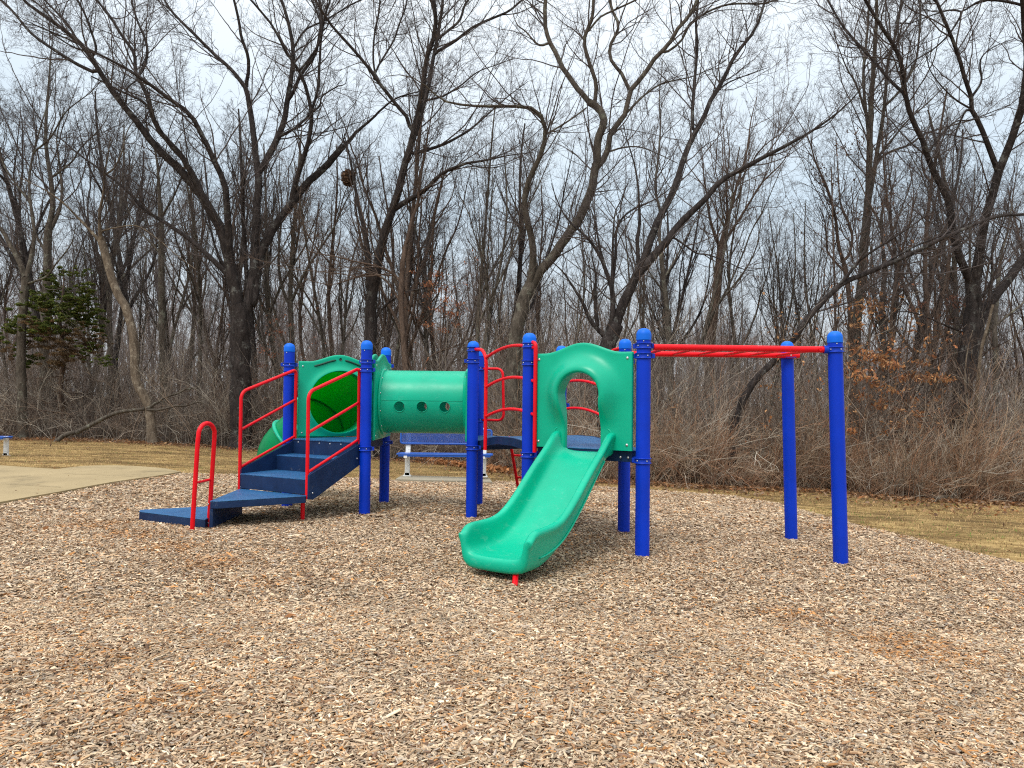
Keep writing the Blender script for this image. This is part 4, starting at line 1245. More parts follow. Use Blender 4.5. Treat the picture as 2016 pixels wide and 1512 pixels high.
# 1: the wide many-stemmed tree left of centre
T1 = [
 ([(474, 882), (474, 780), (474, 700), (473, 640), (470, 600)], 50, 44),
 ([(470, 610), (457, 545), (447, 495), (435, 450), (400, 392), (388, 372), (345, 326), (305, 287), (270, 240), (246, 212), (217, 172), (192, 135), (172, 102), (150, 77), (100, 40), (37, -5)], 30, 6),
 ([(476, 640), (488, 600), (499, 540), (503, 480), (506, 400), (509, 350), (503, 300), (496, 240), (488, 190), (482, 170)], 27, 11),
 ([(482, 172), (466, 150), (446, 128), (425, 110), (385, 70), (342, 27), (322, -2)], 10, 4),
 ([(484, 170), (489, 140), (488, 110), (476, 75), (470, 40), (461, 0)], 9, 4),
 ([(507, 345), (530, 305), (545, 275), (559, 240), (566, 195), (574, 150), (577, 100), (569, 50), (554, -3)], 17, 5),
 ([(565, 200), (577, 183), (592, 148), (619, 110), (629, 70), (634, 25), (626, -4)], 9, 4),
 ([(552, 268), (584, 250), (611, 225), (630, 208), (634, 190), (665, 170), (680, 165), (684, 140)], 8, 2.5),
 ([(497, 600), (503, 555), (512, 505), (530, 465), (546, 438), (575, 400), (600, 365), (634, 335), (655, 312), (676, 288)], 24, 15),
 ([(676, 290), (700, 262), (729, 237), (774, 197), (824, 180), (860, 172)], 9, 3),
 ([(574, 392), (585, 350), (598, 310), (611, 262), (612, 215), (600, 165), (589, 140), (569, 110), (536, 50), (520, 30), (504, 12)], 14, 4),
 ([(611, 225), (625, 180), (629, 130), (632, 80), (640, 30), (650, 0)], 7, 4),
 ([(585, 145), (620, 100), (634, 60), (622, 20), (612, -3)], 6, 3),
 ([(430, 440), (405, 395), (385, 355), (357, 307), (320, 265), (303, 235), (297, 216)], 17, 11),
 ([(298, 218), (288, 185), (275, 158), (266, 140), (264, 105), (240, 70), (215, 30), (190, 0)], 10, 4),
 ([(296, 215), (278, 198), (255, 187), (235, 178), (220, 170), (180, 150)], 7, 3),
 ([(272, 150), (285, 130), (290, 100), (285, 75), (270, 40), (258, 0)], 7, 3.5),
 ([(246, 212), (249, 190), (252, 172), (270, 156), (280, 130), (288, 110)], 6, 3),
 ([(456, 540), (451, 480), (449, 440), (446, 395), (442, 362), (425, 322), (405, 280), (390, 252), (375, 225), (348, 205), (307, 175), (272, 150), (240, 130), (185, 102), (130, 75), (60, 45), (25, 25)], 20, 4),
 ([(172, 102), (186, 112), (189, 92), (183, 72), (168, 30), (150, -4)], 6, 3.5),
 ([(192, 145), (150, 125), (105, 97), (62, 66), (25, 22), (5, 2)], 9, 4),
 ([(448, 540), (415, 508), (375, 473), (325, 438), (290, 418), (270, 398), (254, 378), (212, 345), (185, 325), (150, 300), (115, 270), (70, 250)], 14, 4),
 ([(186, 105), (150, 95), (115, 75), (85, 55), (45, 45)], 5, 2.5),
 ([(150, 78), (135, 50), (112, 25), (85, -3)], 6, 3),
 ([(576, 100), (600, 60), (640, 40), (690, 10), (720, -4)], 5, 2.5),
]
HERO.append(hero('bare_tree', 'wide many stemmed bare tree behind the stairs, limbs fanning to the top left', 23.4, T1, M['bark_dark'], M['twig'], 11, 474, d1=2.1))
T2 = [
 ([(728, 880), (729, 760), (728, 700), (729, 640), (733, 560)], 33, 27),
 ([(733, 575), (740, 540), (750, 490), (757, 460), (770, 420), (782, 385), (795, 330), (805, 298), (819, 245), (828, 200), (834, 162), (840, 112), (854, 75), (858, 40), (853, -4)], 24, 8),
 ([(729, 570), (724, 503), (716, 445), (704, 395), (698, 362), (689, 312), (680, 275), (675, 250)], 20, 9),
 ([(806, 300), (829, 225), (846, 160), (851, 125), (861, 75), (869, 25), (872, -3)], 12, 6),
 ([(812, 262), (798, 225), (784, 212), (769, 192), (744, 160), (719, 125), (684, 85), (649, 45), (624, 5)], 10, 4),
 ([(814, 302), (866, 287), (905, 268), (929, 252), (966, 220), (1006, 185), (1040, 160)], 9, 3.5),
 ([(775, 412), (790, 402), (810, 390), (838, 373), (860, 350), (879, 337), (916, 322), (954, 316), (1000, 306), (1050, 300)], 14, 5),
 ([(860, 78), (880, 62), (905, 40), (914, 12), (925, -4)], 7, 3.5),
 ([(850, 108), (894, 82), (929, 55), (965, 38), (1001, 22), (1030, -2)], 8, 3.5),
 ([(735, 160), (745, 130), (775, 80), (785, 50), (800, 10), (800, -4)], 5, 3),
 ([(742, 160), (735, 120), (737, 70), (745, 30), (748, 0)], 5, 3),
 ([(830, 200), (870, 190), (905, 170), (940, 142), (985, 125), (1010, 115)], 6, 3),
 ([(686, 300), (676, 275), (673, 258)], 8, 3),
 ([(731, 640), (760, 600), (800, 575), (840, 565), (880, 540)], 7, 3),
]
HERO.append(hero('bare_tree', 'double stemmed dark tree behind the crawl tunnel, its left stem snapped off', 22.9, T2, M['bark_dark'], M['twig'], 12, 728, d1=2.3))
T3 = [
 ([(1012, 900), (1010, 780), (1012, 690), (1017, 650), (1033, 590), (1046, 560)], 36, 30),
 ([(1046, 562), (1062, 535), (1083, 512), (1100, 488), (1113, 470), (1138, 435), (1152, 405), (1163, 378), (1170, 340), (1175, 312), (1177, 275), (1188, 245), (1186, 225), (1175, 210), (1158, 200)], 24, 17),
 ([(1160, 202), (1146, 185), (1133, 170), (1120, 150), (1108, 135), (1095, 105), (1082, 82), (1074, 55), (1073, 25), (1074, -4)], 13, 7),
 ([(1170, 208), (1173, 180), (1173, 162), (1160, 122), (1150, 85), (1157, 57), (1166, 35), (1169, -3)], 10, 6),
 ([(1176, 335), (1190, 310), (1198, 290), (1200, 268), (1215, 245), (1230, 225), (1237, 195), (1245, 172), (1268, 148), (1280, 125), (1300, 105), (1320, 82), (1335, 55), (1360, 28), (1374, -4)], 15, 6),
 ([(1239, 176), (1222, 142), (1205, 122), (1200, 95), (1212, 68), (1218, 48), (1206, 22), (1199, -4)], 9, 4.5),
 ([(1234, 222), (1255, 200), (1278, 180), (1308, 163), (1358, 152), (1403, 134), (1430, 118)], 6, 3),
 ([(1300, 108), (1325, 95), (1345, 75), (1360, 45), (1400, 20), (1440, 8), (1500, 8)], 6, 3),
 ([(1040, 575), (1047, 535), (1050, 498), (1045, 460), (1034, 420), (1034, 378), (1045, 345), (1061, 314), (1073, 275), (1071, 243), (1058, 218), (1035, 211), (1006, 209), (954, 209), (899, 205), (866, 195), (849, 177), (811, 152), (779, 147), (760, 150)], 20, 4),
 ([(1072, 265), (1100, 250), (1128, 232), (1155, 212)], 5, 3.5),
 ([(1200, 298), (1230, 290), (1262, 290), (1300, 305), (1335, 322)], 5, 3),
 ([(1082, 85), (1060, 88), (1035, 62), (1018, 48), (1008, 20)], 6, 3),
 ([(1158, 62), (1180, 35), (1205, 22), (1235, 8), (1260, -4)], 5, 3),
]
HERO.append(hero('bare_tree', 'leaning grey tree with a snaking stem, behind the arch bridge', 17.2, T3, M['bark_grey'], M['twig'], 13, 1012, d1=2.3))
T4 = [
 ([(1195, 900), (1192, 790), (1192, 720), (1197, 680), (1212, 640)], 46, 36),
 ([(1208, 650), (1225, 605), (1238, 575), (1253, 543), (1272, 522), (1290, 500), (1310, 480), (1328, 453), (1345, 433), (1358, 420), (1388, 392), (1410, 365), (1433, 347), (1475, 325), (1512, 305), (1550, 285), (1587, 265), (1622, 242), (1652, 220), (1687, 185), (1712, 150)], 26, 3),
 ([(1250, 548), (1268, 512), (1285, 458), (1305, 415), (1320, 390), (1332, 358), (1345, 315), (1365, 267), (1385, 232), (1403, 190), (1418, 168), (1432, 140), (1448, 107), (1475, 75), (1495, 40), (1506, -3)], 20, 4),
 ([(1365, 265), (1363, 225), (1366, 180), (1368, 150), (1373, 87), (1370, 50), (1375, -3)], 9, 4),
 ([(1193, 668), (1206, 620), (1205, 575), (1197, 545), (1183, 508), (1166, 480), (1148, 460), (1125, 440), (1108, 418), (1095, 390), (1085, 360)], 17, 5),
 ([(1188, 660), (1166, 636), (1155, 615), (1145, 592), (1125, 560), (1108, 535), (1090, 518), (1075, 505)], 13, 4),
 ([(1190, 520), (1180, 485), (1176, 460), (1170, 430), (1160, 405), (1162, 390)], 7, 3.5),
 ([(1258, 530), (1255, 478), (1259, 440), (1258, 403), (1256, 365), (1248, 320), (1233, 270), (1226, 240)], 11, 4),
 ([(1204, 560), (1212, 500), (1213, 460), (1225, 430), (1250, 410), (1285, 395), (1310, 378), (1345, 350)], 9, 3),
 ([(1320, 466), (1345, 480), (1370, 498), (1395, 502), (1430, 515), (1470, 532), (1500, 528)], 6, 2.5),
 ([(1403, 190), (1430, 165), (1470, 148), (1512, 133)], 5, 3),
 ([(1176, 640), (1172, 600), (1172, 540), (1165, 500), (1172, 470)], 12, 7),
 ([(1205, 560), (1207, 470), (1211, 420), (1222, 395), (1240, 350)], 8, 4),
]
HERO.append(hero('bare_tree', 'dark tree splitting low into a wide V behind the slide hood, stems leaning right', 16.0, T4, M['bark_dark'], M['twig'], 14, 1195, d1=2.3))
T6 = [
 ([(1682, 920), (1682, 800), (1683, 720), (1687, 628), (1697, 553), (1702, 478), (1707, 420)], 26, 19),
 ([(1707, 425), (1710, 378), (1711, 340), (1712, 300), (1714, 225), (1719, 150), (1723, 87), (1726, 25), (1726, -3)], 17, 5),
 ([(1710, 400), (1719, 350), (1729, 287), (1739, 225), (1744, 175), (1748, 125), (1765, 60), (1775, 0)], 11, 4),
 ([(1726, 310), (1752, 280), (1787, 237), (1824, 205), (1867, 162), (1900, 130)], 6, 3),
 ([(1712, 285), (1703, 200), (1700, 140), (1708, 60), (1711, 0)], 8, 4),
 ([(1705, 225), (1685, 165), (1670, 140), (1655, 105), (1640, 60)], 6, 3),
 ([(1722, 320), (1750, 300), (1790, 285), (1825, 262), (1900, 240), (1960, 225)], 7, 3),
 ([(1740, 210), (1770, 180), (1800, 130), (1810, 70), (1812, 10)], 6, 3),
]
HERO.append(hero('bare_tree', 'tall straight grey tree rising just right of the outermost blue post', 23.0, T6, M['bark_grey'], M['twig'], 16, 1682, d1=2.2, group=None))
T6b = [
 ([(1745, 920), (1743, 780), (1740, 683), (1737, 615), (1742, 528)], 14, 11),
 ([(1742, 530), (1737, 478), (1735, 428), (1742, 395), (1752, 350), (1760, 300)], 10, 5),
 ([(1740, 600), (1765, 580), (1790, 560), (1830, 520), (1875, 490), (1910, 470)], 7, 4),
 ([(1738, 480), (1760, 450), (1775, 410), (1790, 370), (1800, 330)], 6, 3),
]
HERO.append(hero('bare_tree', 'thin upright tree just right of the tall straight grey tree', 22.0, T6b, M['bark_grey'], M['twig'], 17, 1745, d1=2.6))
T7 = [
 ([(1888, 960), (1892, 850), (1897, 750), (1908, 670), (1916, 600), (1915, 552)], 44, 32),
 ([(1915, 560), (1900, 535), (1884, 490), (1874, 445), (1869, 403), (1856, 372), (1832, 325), (1820, 285), (1799, 242), (1784, 195), (1777, 137), (1769, 107), (1754, 80), (1727, 40), (1702, -3)], 19, 6),
 ([(1916, 560), (1930, 495), (1937, 440), (1949, 403), (1958, 372), (1969, 332), (1987, 287), (2002, 240), (2014, 200), (2022, 120), (2018, 60), (2015, 0)], 22, 12),
 ([(1782, 187), (1749, 155), (1729, 130), (1699, 97), (1662, 55), (1632, 5), (1628, -4)], 8, 3.5),
 ([(1962, 332), (1947, 290), (1927, 242), (1912, 215), (1912, 190), (1899, 155), (1889, 117), (1872, 70), (1849, 15), (1842, -4)], 13, 4.5),
 ([(1914, 190), (1932, 160), (1930, 120), (1952, 95), (2000, 75)], 6, 3),
 ([(1900, 220), (1880, 270), (1885, 300), (1882, 340)], 6, 4),
 ([(1908, 740), (1932, 625), (1957, 585), (1987, 548), (2014, 508), (2060, 450)], 28, 17),
 ([(1900, 655), (1849, 635), (1812, 620), (1774, 613), (1740, 625)], 6, 2.5),
 ([(1826, 300), (1850, 270), (1880, 240), (1915, 235), (1990, 205)], 6, 3),
 ([(1915, 600), (1950, 560), (1955, 480), (1975, 440), (1990, 380)], 9, 4),
 ([(2015, 12), (1975, 2), (1930, 2), (1895, 22), (1870, 20), (1820, 35), (1790, 46), (1745, 47)], 7, 3),
 ([(1892, 30), (1870, 65), (1840, 95), (1800, 120), (1770, 150), (1700, 200)], 5, 2.5),
 ([(1912, 215), (1880, 195), (1850, 165), (1828, 130), (1824, 80)], 5, 3),
]
HERO.append(hero('bare_tree', 'big forked dark tree near the right edge, rising out of the brown brush', 17.0, T7, M['bark_dark'], M['twig'], 18, 1888, d1=2.2))
T8 = [
 ([(1440, 925), (1446, 840), (1461, 792), (1488, 747), (1522, 713), (1562, 668)], 19, 15),
 ([(1562, 668), (1587, 632), (1612, 603), (1652, 563), (1687, 545), (1737, 525), (1787, 503), (1837, 478), (1887, 455), (1932, 436), (1974, 424), (2020, 422), (2070, 410)], 15, 6),
 ([(1650, 565), (1672, 538), (1692, 513), (1724, 490), (1752, 473), (1787, 450), (1830, 420), (1870, 395)], 9, 3.5),
 ([(1730, 527), (1790, 490), (1850, 465), (1930, 430), (1990, 390)], 6, 3),
 ([(1600, 615), (1640, 605), (1680, 590), (1720, 560), (1780, 530)], 5, 2.5),
]
HERO.append(hero('leaning_tree', 'long dark trunk leaning far to the right from behind the overhead ladder', 15.6, T8, M['bark_dark'], M['twig'], 19, 1436, d1=2.6))
T9 = [
 ([(1680, 920), (1678, 790), (1675, 653), (1672, 578), (1662, 520)], 13, 11),
 ([(1662, 520), (1650, 478), (1645, 428), (1638, 400), (1627, 365), (1607, 322), (1590, 270), (1560, 220)], 9, 4),
 ([(1660, 515), (1672, 500), (1678, 470), (1672, 440), (1655, 400), (1650, 340), (1645, 270)], 7, 3),
 ([(1658, 530), (1640, 510), (1628, 490), (1625, 440), (1610, 400)], 6, 3),
]
HERO.append(hero('bare_tree', 'slim brown tree with a narrow fork immediately left of the tall straight grey tree', 21.5, T9, M['bark_brown'], M['twig'], 20, 1680, d1=2.6))
T10 = [
 ([(302, 885), (299, 850), (294, 808), (281, 775), (268, 750), (265, 700), (261, 655), (250, 612), (230, 573), (216, 535), (208, 500), (197, 468)], 22, 17),
 ([(200, 478), (196, 445), (197, 415), (204, 378), (206, 340), (212, 310), (218, 270)], 10, 5),
 ([(196, 475), (185, 462), (165, 440), (150, 425), (125, 400), (90, 375), (40, 350)], 8, 3.5),
 ([(200, 455), (230, 448), (270, 445), (310, 470), (345, 500), (385, 530)], 4, 2),
 ([(206, 345), (225, 330), (240, 300), (250, 260), (275, 220)], 5, 2.5),
]
HERO.append(hero('leaning_tree', 'tan barked tree bending left above the grass, left of the stairs', 22.7, T10, M['bark_tan'], M['twig'], 21, 302, d1=2.8))
T11 = [
 ([(45, 880), (43, 760), (41, 660), (48, 590), (50, 545)], 22, 17),
 ([(50, 545), (40, 520), (30, 500), (18, 478), (5, 455), (-20, 430)], 13, 7),
 ([(52, 545), (62, 500), (68, 460), (60, 400), (58, 350), (66, 300), (80, 250), (95, 200), (110, 150)], 10, 4),
 ([(50, 560), (90, 545), (110, 520), (140, 480), (150, 440)], 6, 3),
 ([(60, 400), (30, 360), (10, 330), (-10, 280)], 6, 3),
 ([(66, 300), (100, 270), (130, 220), (180, 180), (215, 140)], 5, 2.5),
]
HERO.append(hero('bare_tree', 'grey forked tree at the far left edge above the blue seat', 23.6, T11, M['bark_grey'], M['twig'], 22, 45, d1=2.6))
T12 = [
 ([(90, 885), (88, 780), (88, 640), (92, 560), (94, 490), (98, 440)], 24, 16),
 ([(98, 440), (104, 400), (100, 350), (92, 300), (90, 250), (95, 180), (100, 110), (108, 30)], 13, 4),
 ([(96, 460), (115, 420), (122, 380), (118, 330), (112, 270), (128, 210)], 9, 3.5),
 ([(94, 500), (70, 460), (65, 420), (50, 380), (30, 320)], 7, 3),
 ([(100, 350), (140, 320), (160, 290), (200, 250), (215, 220)], 6, 3),
]
HERO.append(hero('bare_tree', 'thick upright tree at the left, rising through the dark green cedar', 26.5, T12, M['bark_grey'], M['twig'], 23, 90, d1=2.6))
T13 = [
 ([(330, 885), (325, 790), (320, 665), (318, 553), (318, 453), (315, 400)], 20, 12),
 ([(315, 405), (312, 350), (306, 300), (290, 250), (285, 200)], 9, 4),
 ([(317, 430), (345, 380), (365, 330), (375, 290)], 6, 3),
 ([(318, 500), (280, 460), (260, 430), (240, 380)], 6, 3),
]
HERO.append(hero('bare_tree', 'straight grey tree between the bending tan tree and the stairs', 26.0, T13, M['bark_grey'], M['twig'], 24, 330, d1=2.8))
T14 = [
 ([(1392, 920), (1395, 760), (1402, 640), (1411, 570), (1418, 510), (1420, 480)], 26, 19),
 ([(1420, 480), (1430, 440), (1442, 400), (1452, 360), (1470, 300), (1478, 240), (1490, 190)], 10, 4),
 ([(1418, 490), (1400, 440), (1392, 390), (1385, 340), (1380, 300)], 9, 4),
 ([(1422, 480), (1450, 440), (1475, 400), (1500, 360), (1540, 320), (1570, 270)], 8, 3),
 ([(1424, 470), (1432, 420), (1430, 370), (1436, 300), (1430, 250)], 8, 3),
]
HERO.append(hero('bare_tree', 'reddish brown tree behind the middle of the overhead ladder, splitting into steep stems', 24.0, T14, M['bark_brown'], M['twig_warm'], 25, 1392, d1=2.8))
T15 = [
 ([(1325, 930), (1322, 800), (1318, 690), (1312, 600), (1305, 540), (1302, 500)], 18, 11),
 ([(1303, 510), (1298, 460), (1300, 420), (1290, 370), (1296, 310), (1300, 250), (1298, 190), (1305, 120)], 9, 3.5),
 ([(1310, 580), (1285, 545), (1270, 520), (1262, 490)], 6, 3),
 ([(1306, 550), (1330, 510), (1350, 470), (1372, 430), (1390, 400)], 6, 3),
]
HERO.append(hero('bare_tree', 'slim tree right behind the tallest blue post left of the overhead ladder', 23.0, T15, M['bark_grey'], M['twig'], 26, 1325, d1=2.8))
T16 = [
 ([(805, 900), (800, 760), (796, 690), (790, 600), (792, 530), (800, 480)], 16, 12),
 ([(800, 480), (812, 430), (822, 400), (828, 350), (838, 300), (845, 250)], 10, 5),
 ([(792, 560), (775, 540), (745, 525), (700, 515), (660, 505), (620, 498), (590, 485)], 7, 3),
 ([(792, 600), (770, 565), (750, 545), (720, 540), (690, 550), (650, 560), (600, 550)], 6, 2.5),
 ([(800, 700), (820, 740), (850, 700), (900, 680), (950, 650), (985, 620)], 6, 3),
]
HERO.append(hero('bare_tree', 'slim tree with drooping limbs behind the crawl tunnel', 21.8, T16, M['bark_brown'], M['twig_warm'], 27, 812, d1=3.0))
T17 = [
 ([(1960, 930), (1958, 820), (1962, 720), (1958, 650), (1965, 560)], 14, 10),
 ([(1965, 560), (1972, 500), (1985, 450), (1995, 380), (2005, 320)], 8, 4),
 ([(1960, 640), (1985, 620), (2010, 600), (2050, 560)], 6, 3),
]
HERO.append(hero('bare_tree', 'slender tree behind the big forked tree, close to the right edge', 21.0, T17, M['bark_grey'], M['twig'], 28, 1960, d1=3.0))
T18 = [
 ([(1922, 985), (1926, 900), (1925, 870), (1922, 800), (1930, 700), (1945, 640), (1955, 600)], 11, 6),
 ([(1922, 860), (1905, 800), (1900, 740), (1905, 690), (1915, 650)], 7, 3.5),
 ([(1924, 870), (1910, 855), (1895, 830), (1880, 810)], 4, 2),
]
HERO.append(hero('young_tree', 'pale slender young tree with two upright stems in front of the big forked tree', 15.9, T18, M['bark_tan'], M['twig_warm'], 29, 1922, d1=3.5, tw=dict(l1=(.5, 1.3))))

# snapped bough lying against the bending tree, left
T19 = [
 ([(110, 862), (140, 853), (165, 844), (195, 828), (215, 817), (248, 809), (284, 806)], 9, 7),
 ([(290, 803), (304, 796), (334, 778), (350, 775), (367, 766), (390, 762)], 6, 2.5),
 ([(290, 805), (311, 807), (347, 799), (370, 797), (393, 791), (410, 800)], 6, 2.5),
 ([(367, 768), (385, 750), (400, 735)], 3, 1.5),
]
rg_ = np.random.default_rng(5); gt = Geo(); dd_ = 22.3; PP_ = []
for pts, w0, w1 in T19:
    pp = catmull(np.array(pts, float), 14); W = np.array([at(a, b, dd_ + .5 * (a - 110) / 280) for a, b in pp]); r = np.linspace(w0, w1, 14) / 2 * dd_ / F_PX
    PP_.append((W + rg_.normal(0, .012, W.shape), r))
P = np.array([p for p, _ in PP_]); Rr = np.array([r for _, r in PP_]); P[0, 0, 2] = float(terrain(*P[0, 0, :2])) - .02
root = empty('fallen_branch', P[0, 0]); tag(root, 'long fallen branch propped against the bending tan tree at the left', 'fallen branch')
gt.add(P[:3], Rr[:3], 9); link('limb', gt.mesh('limb', P[0, 0]), M['bark_grey'], root)
for k in (1, 2):
    gt = Geo(); twiggery(gt, P[k:k + 1], Rr[k:k + 1], rg_, d1=4, l1=(.2, .6), n2=3, n3=3, n4=0); link('twigs', gt.mesh('twigs', P[0, 0]), M['twig_warm'], root)

# squirrel nest of dead leaves on the snapped stem
c_ = at(686, 350, 23.0)
pts = rng.normal(0, 1, (2600, 3)); pts = unit(pts) * rng.uniform(.35, 1, (2600, 1)) ** .6 * rng.uniform(.7, 1.25, (2600, 1)) * np.array([.19, .19, .24]) + c_
v, t_, cc = leaf_quads(pts, .05, np.array([[.14, .085, .055]]) * rng.uniform(.5, 1.6, (2600, 1)), 1.2)
nest = link('leaf_nest', mesh_np('leaf_nest', v, T=t_, colors=cc, smooth=False), M['leaf']); tag(nest, 'ball of brown dead leaves, a squirrel nest on the snapped stem', 'nest')

# ------------------------------------------------------------------ generic bare trees behind: built once, then copied
def proto(seed, H, rb, forks, rmin, n=(5, 4, 2), sides=7, sweep=.05):
    rg = np.random.default_rng(seed); K = 22
    z = np.linspace(0, 1, K); tr = np.zeros((1, K, 3)); ph = rg.uniform(0, 6, 4)
    tr[0, :, 0] = H * sweep * (np.sin(z * 3 + ph[0]) - np.sin(ph[0])) + H * .015 * np.sin(z * 9 + ph[1]); tr[0, :, 1] = H * sweep * (np.sin(z * 2.6 + ph[2]) - np.sin(ph[2])); tr[0, :, 2] = z * H - .2
    R0 = rb * (1 - .82 * z ** .9)[None]; R0[0, 0] *= 1.3
    g = Geo(); g.add(tr, R0, sides + 3)
    idx = np.zeros(forks, int); t = rg.uniform(.22, .8, forks); L = H * (1.02 - t) * rg.uniform(.55, .95, forks)
    Pf, Rf = grow(tr, R0, idx, t, L, .42, 16, .68, .55, .085, .015, .18, rg)
    idx = np.repeat(np.arange(forks), 4); t = rg.uniform(.15, .85, len(idx)); L2 = L[idx] * (1 - .6 * t) * rg.uniform(.35, .7, len(idx))
    Pg, Rg = grow(Pf, Rf, idx, t, L2, .55, 16, .6, .4, .10, .010, .25, rg)
    g.add(Pf, Rf, sides); g.add(Pg, Rg, 5)
    tm = g.mesh('trunk'); gc = Geo()
    al = np.concatenate([np.array([catmull(tr[0, 8:], 16)]), Pf, Pg]); ar = np.concatenate([np.interp(np.linspace(0, 1, 16), np.linspace(0, 1, K - 8), R0[0, 8:])[None], Rf, Rg])
    twiggery(gc, al, ar, rg, d1=1.25, l1=(.7, 2.2), n2=n[0], n3=n[1], n4=n[2], rmin=rmin, t0=.1)
    return tm, gc.mesh('crown')
def place(meshes, x, y, s, rz, tilt, mats, label, cat, group, name='bare_tree', first=[]):
    r = bpy.data.objects.new(name, None); COL.objects.link(r); r.location = (x, y, float(terrain(x, y)) - .05)
    r.rotation_euler = (tilt[0], tilt[1], rz); r.scale = (s, s, s); tag(r, label, cat, group)
    for me, nm, m_ in zip(meshes, ('trunk', 'crown'), mats):
        o = bpy.data.objects.new(nm, me); COL.objects.link(o); o.parent = r
        if len(me.materials) == 0: me.materials.append(m_)
    return r
rgp = np.random.default_rng(99)
mids = [proto(200 + i, H, rb, f, .0032, n=(5, 3, 1)) for i, (H, rb, f) in enumerate([(15, .17, 7), (13, .13, 6), (16, .20, 8), (12, .11, 5), (14, .15, 9), (11, .09, 5)])]
fars = [proto(300 + i, H, rb, f, .0065, n=(4, 3, 0), sides=4) for i, (H, rb, f) in enumerate([(15, .16, 7), (13, .12, 6), (16, .18, 8), (14, .14, 7), (12, .10, 6)])]
mm = [(M['bark_grey'], M['twig']), (M['bark_brown'], M['twig_warm']), (M['bark_dark'], M['twig']), (M['bark_grey'], M['twig_warm']), (M['bark_brown'], M['twig']), (M['bark_grey'], M['twig'])]
N_MID, k = 88, 0
for i in range(N_MID):
    f_ = (i + rgp.uniform(0, 1)) / N_MID; b = -.80 + .82 * f_ / .55 if f_ < .55 else .02 + .78 * (f_ - .55) / .45
    gap = rgp.uniform(3, 18) if b < .02 else rgp.uniform(3.5, 24)
    y = treeline(b) + gap
    j = int(rgp.integers(0, 6)); s = rgp.uniform(.62, 1.05) * (1.0 if b < .05 else .92)
    place(mids[j], b * y, y, s, rgp.uniform(0, 6.28), rgp.normal(0, .05, 2), mm[j], 'bare winter tree among the stand just inside the edge of the wood', 'tree', 'bare trees inside the wood')
N_FAR = 105
for i in range(N_FAR):
    f_ = (i + rgp.uniform(0, 1)) / N_FAR; b = -.80 + .85 * f_ / .64 if f_ < .64 else .05 + .75 * (f_ - .64) / .36
    y = rgp.uniform(36, 72) if b < .2 else rgp.uniform(38, 75)
    j = int(rgp.integers(0, 5))
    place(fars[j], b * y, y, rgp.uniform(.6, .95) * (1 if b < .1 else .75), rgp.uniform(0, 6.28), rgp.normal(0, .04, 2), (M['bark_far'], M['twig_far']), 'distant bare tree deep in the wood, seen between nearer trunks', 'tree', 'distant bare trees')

# far wood: one mass of stems closing the view
gd = Geo(); n = 900
b = rgp.uniform(-1.0, 1.0, n); y = rgp.uniform(75, 130, n); x = b * y; H = rgp.uniform(8, 13, n)
tr = np.zeros((n, 6, 3)); zz = np.linspace(0, 1, 6)
tr[:, :, 0] = x[:, None] + rgp.normal(0, .35, (n, 1)) * zz[None] * 2; tr[:, :, 1] = y[:, None]; tr[:, :, 2] = terrain(x, y)[:, None] + H[:, None] * zz[None]
Rt = rgp.uniform(.07, .19, n)[:, None] * (1 - .8 * zz)[None]; gd.add(tr, Rt, 4)
idx, t = pick(n, np.full(n, 14), .1, 1, rgp); P1, R1 = grow(tr, Rt, idx, t, H[idx] * rgp.uniform(.15, .4, len(idx)), .6, 4, .4, .3, .15, .02, .4, rgp); gd.add(P1, R1, 3)
idx, t = pick(len(P1), np.full(len(P1), 6), .1, 1, rgp); P2, R2 = grow(P1, R1, idx, t, rgp.uniform(.6, 1.8, len(idx)), .7, 3, .6, .2, .2, .014, .6, rgp); gd.add(P2, R2, 3)
dw = link('distant_woods', gd.mesh('distant_woods'), M['twig_far']); tag(dw, 'grey brown mass of far off bare woodland', 'woodland', kind='stuff')

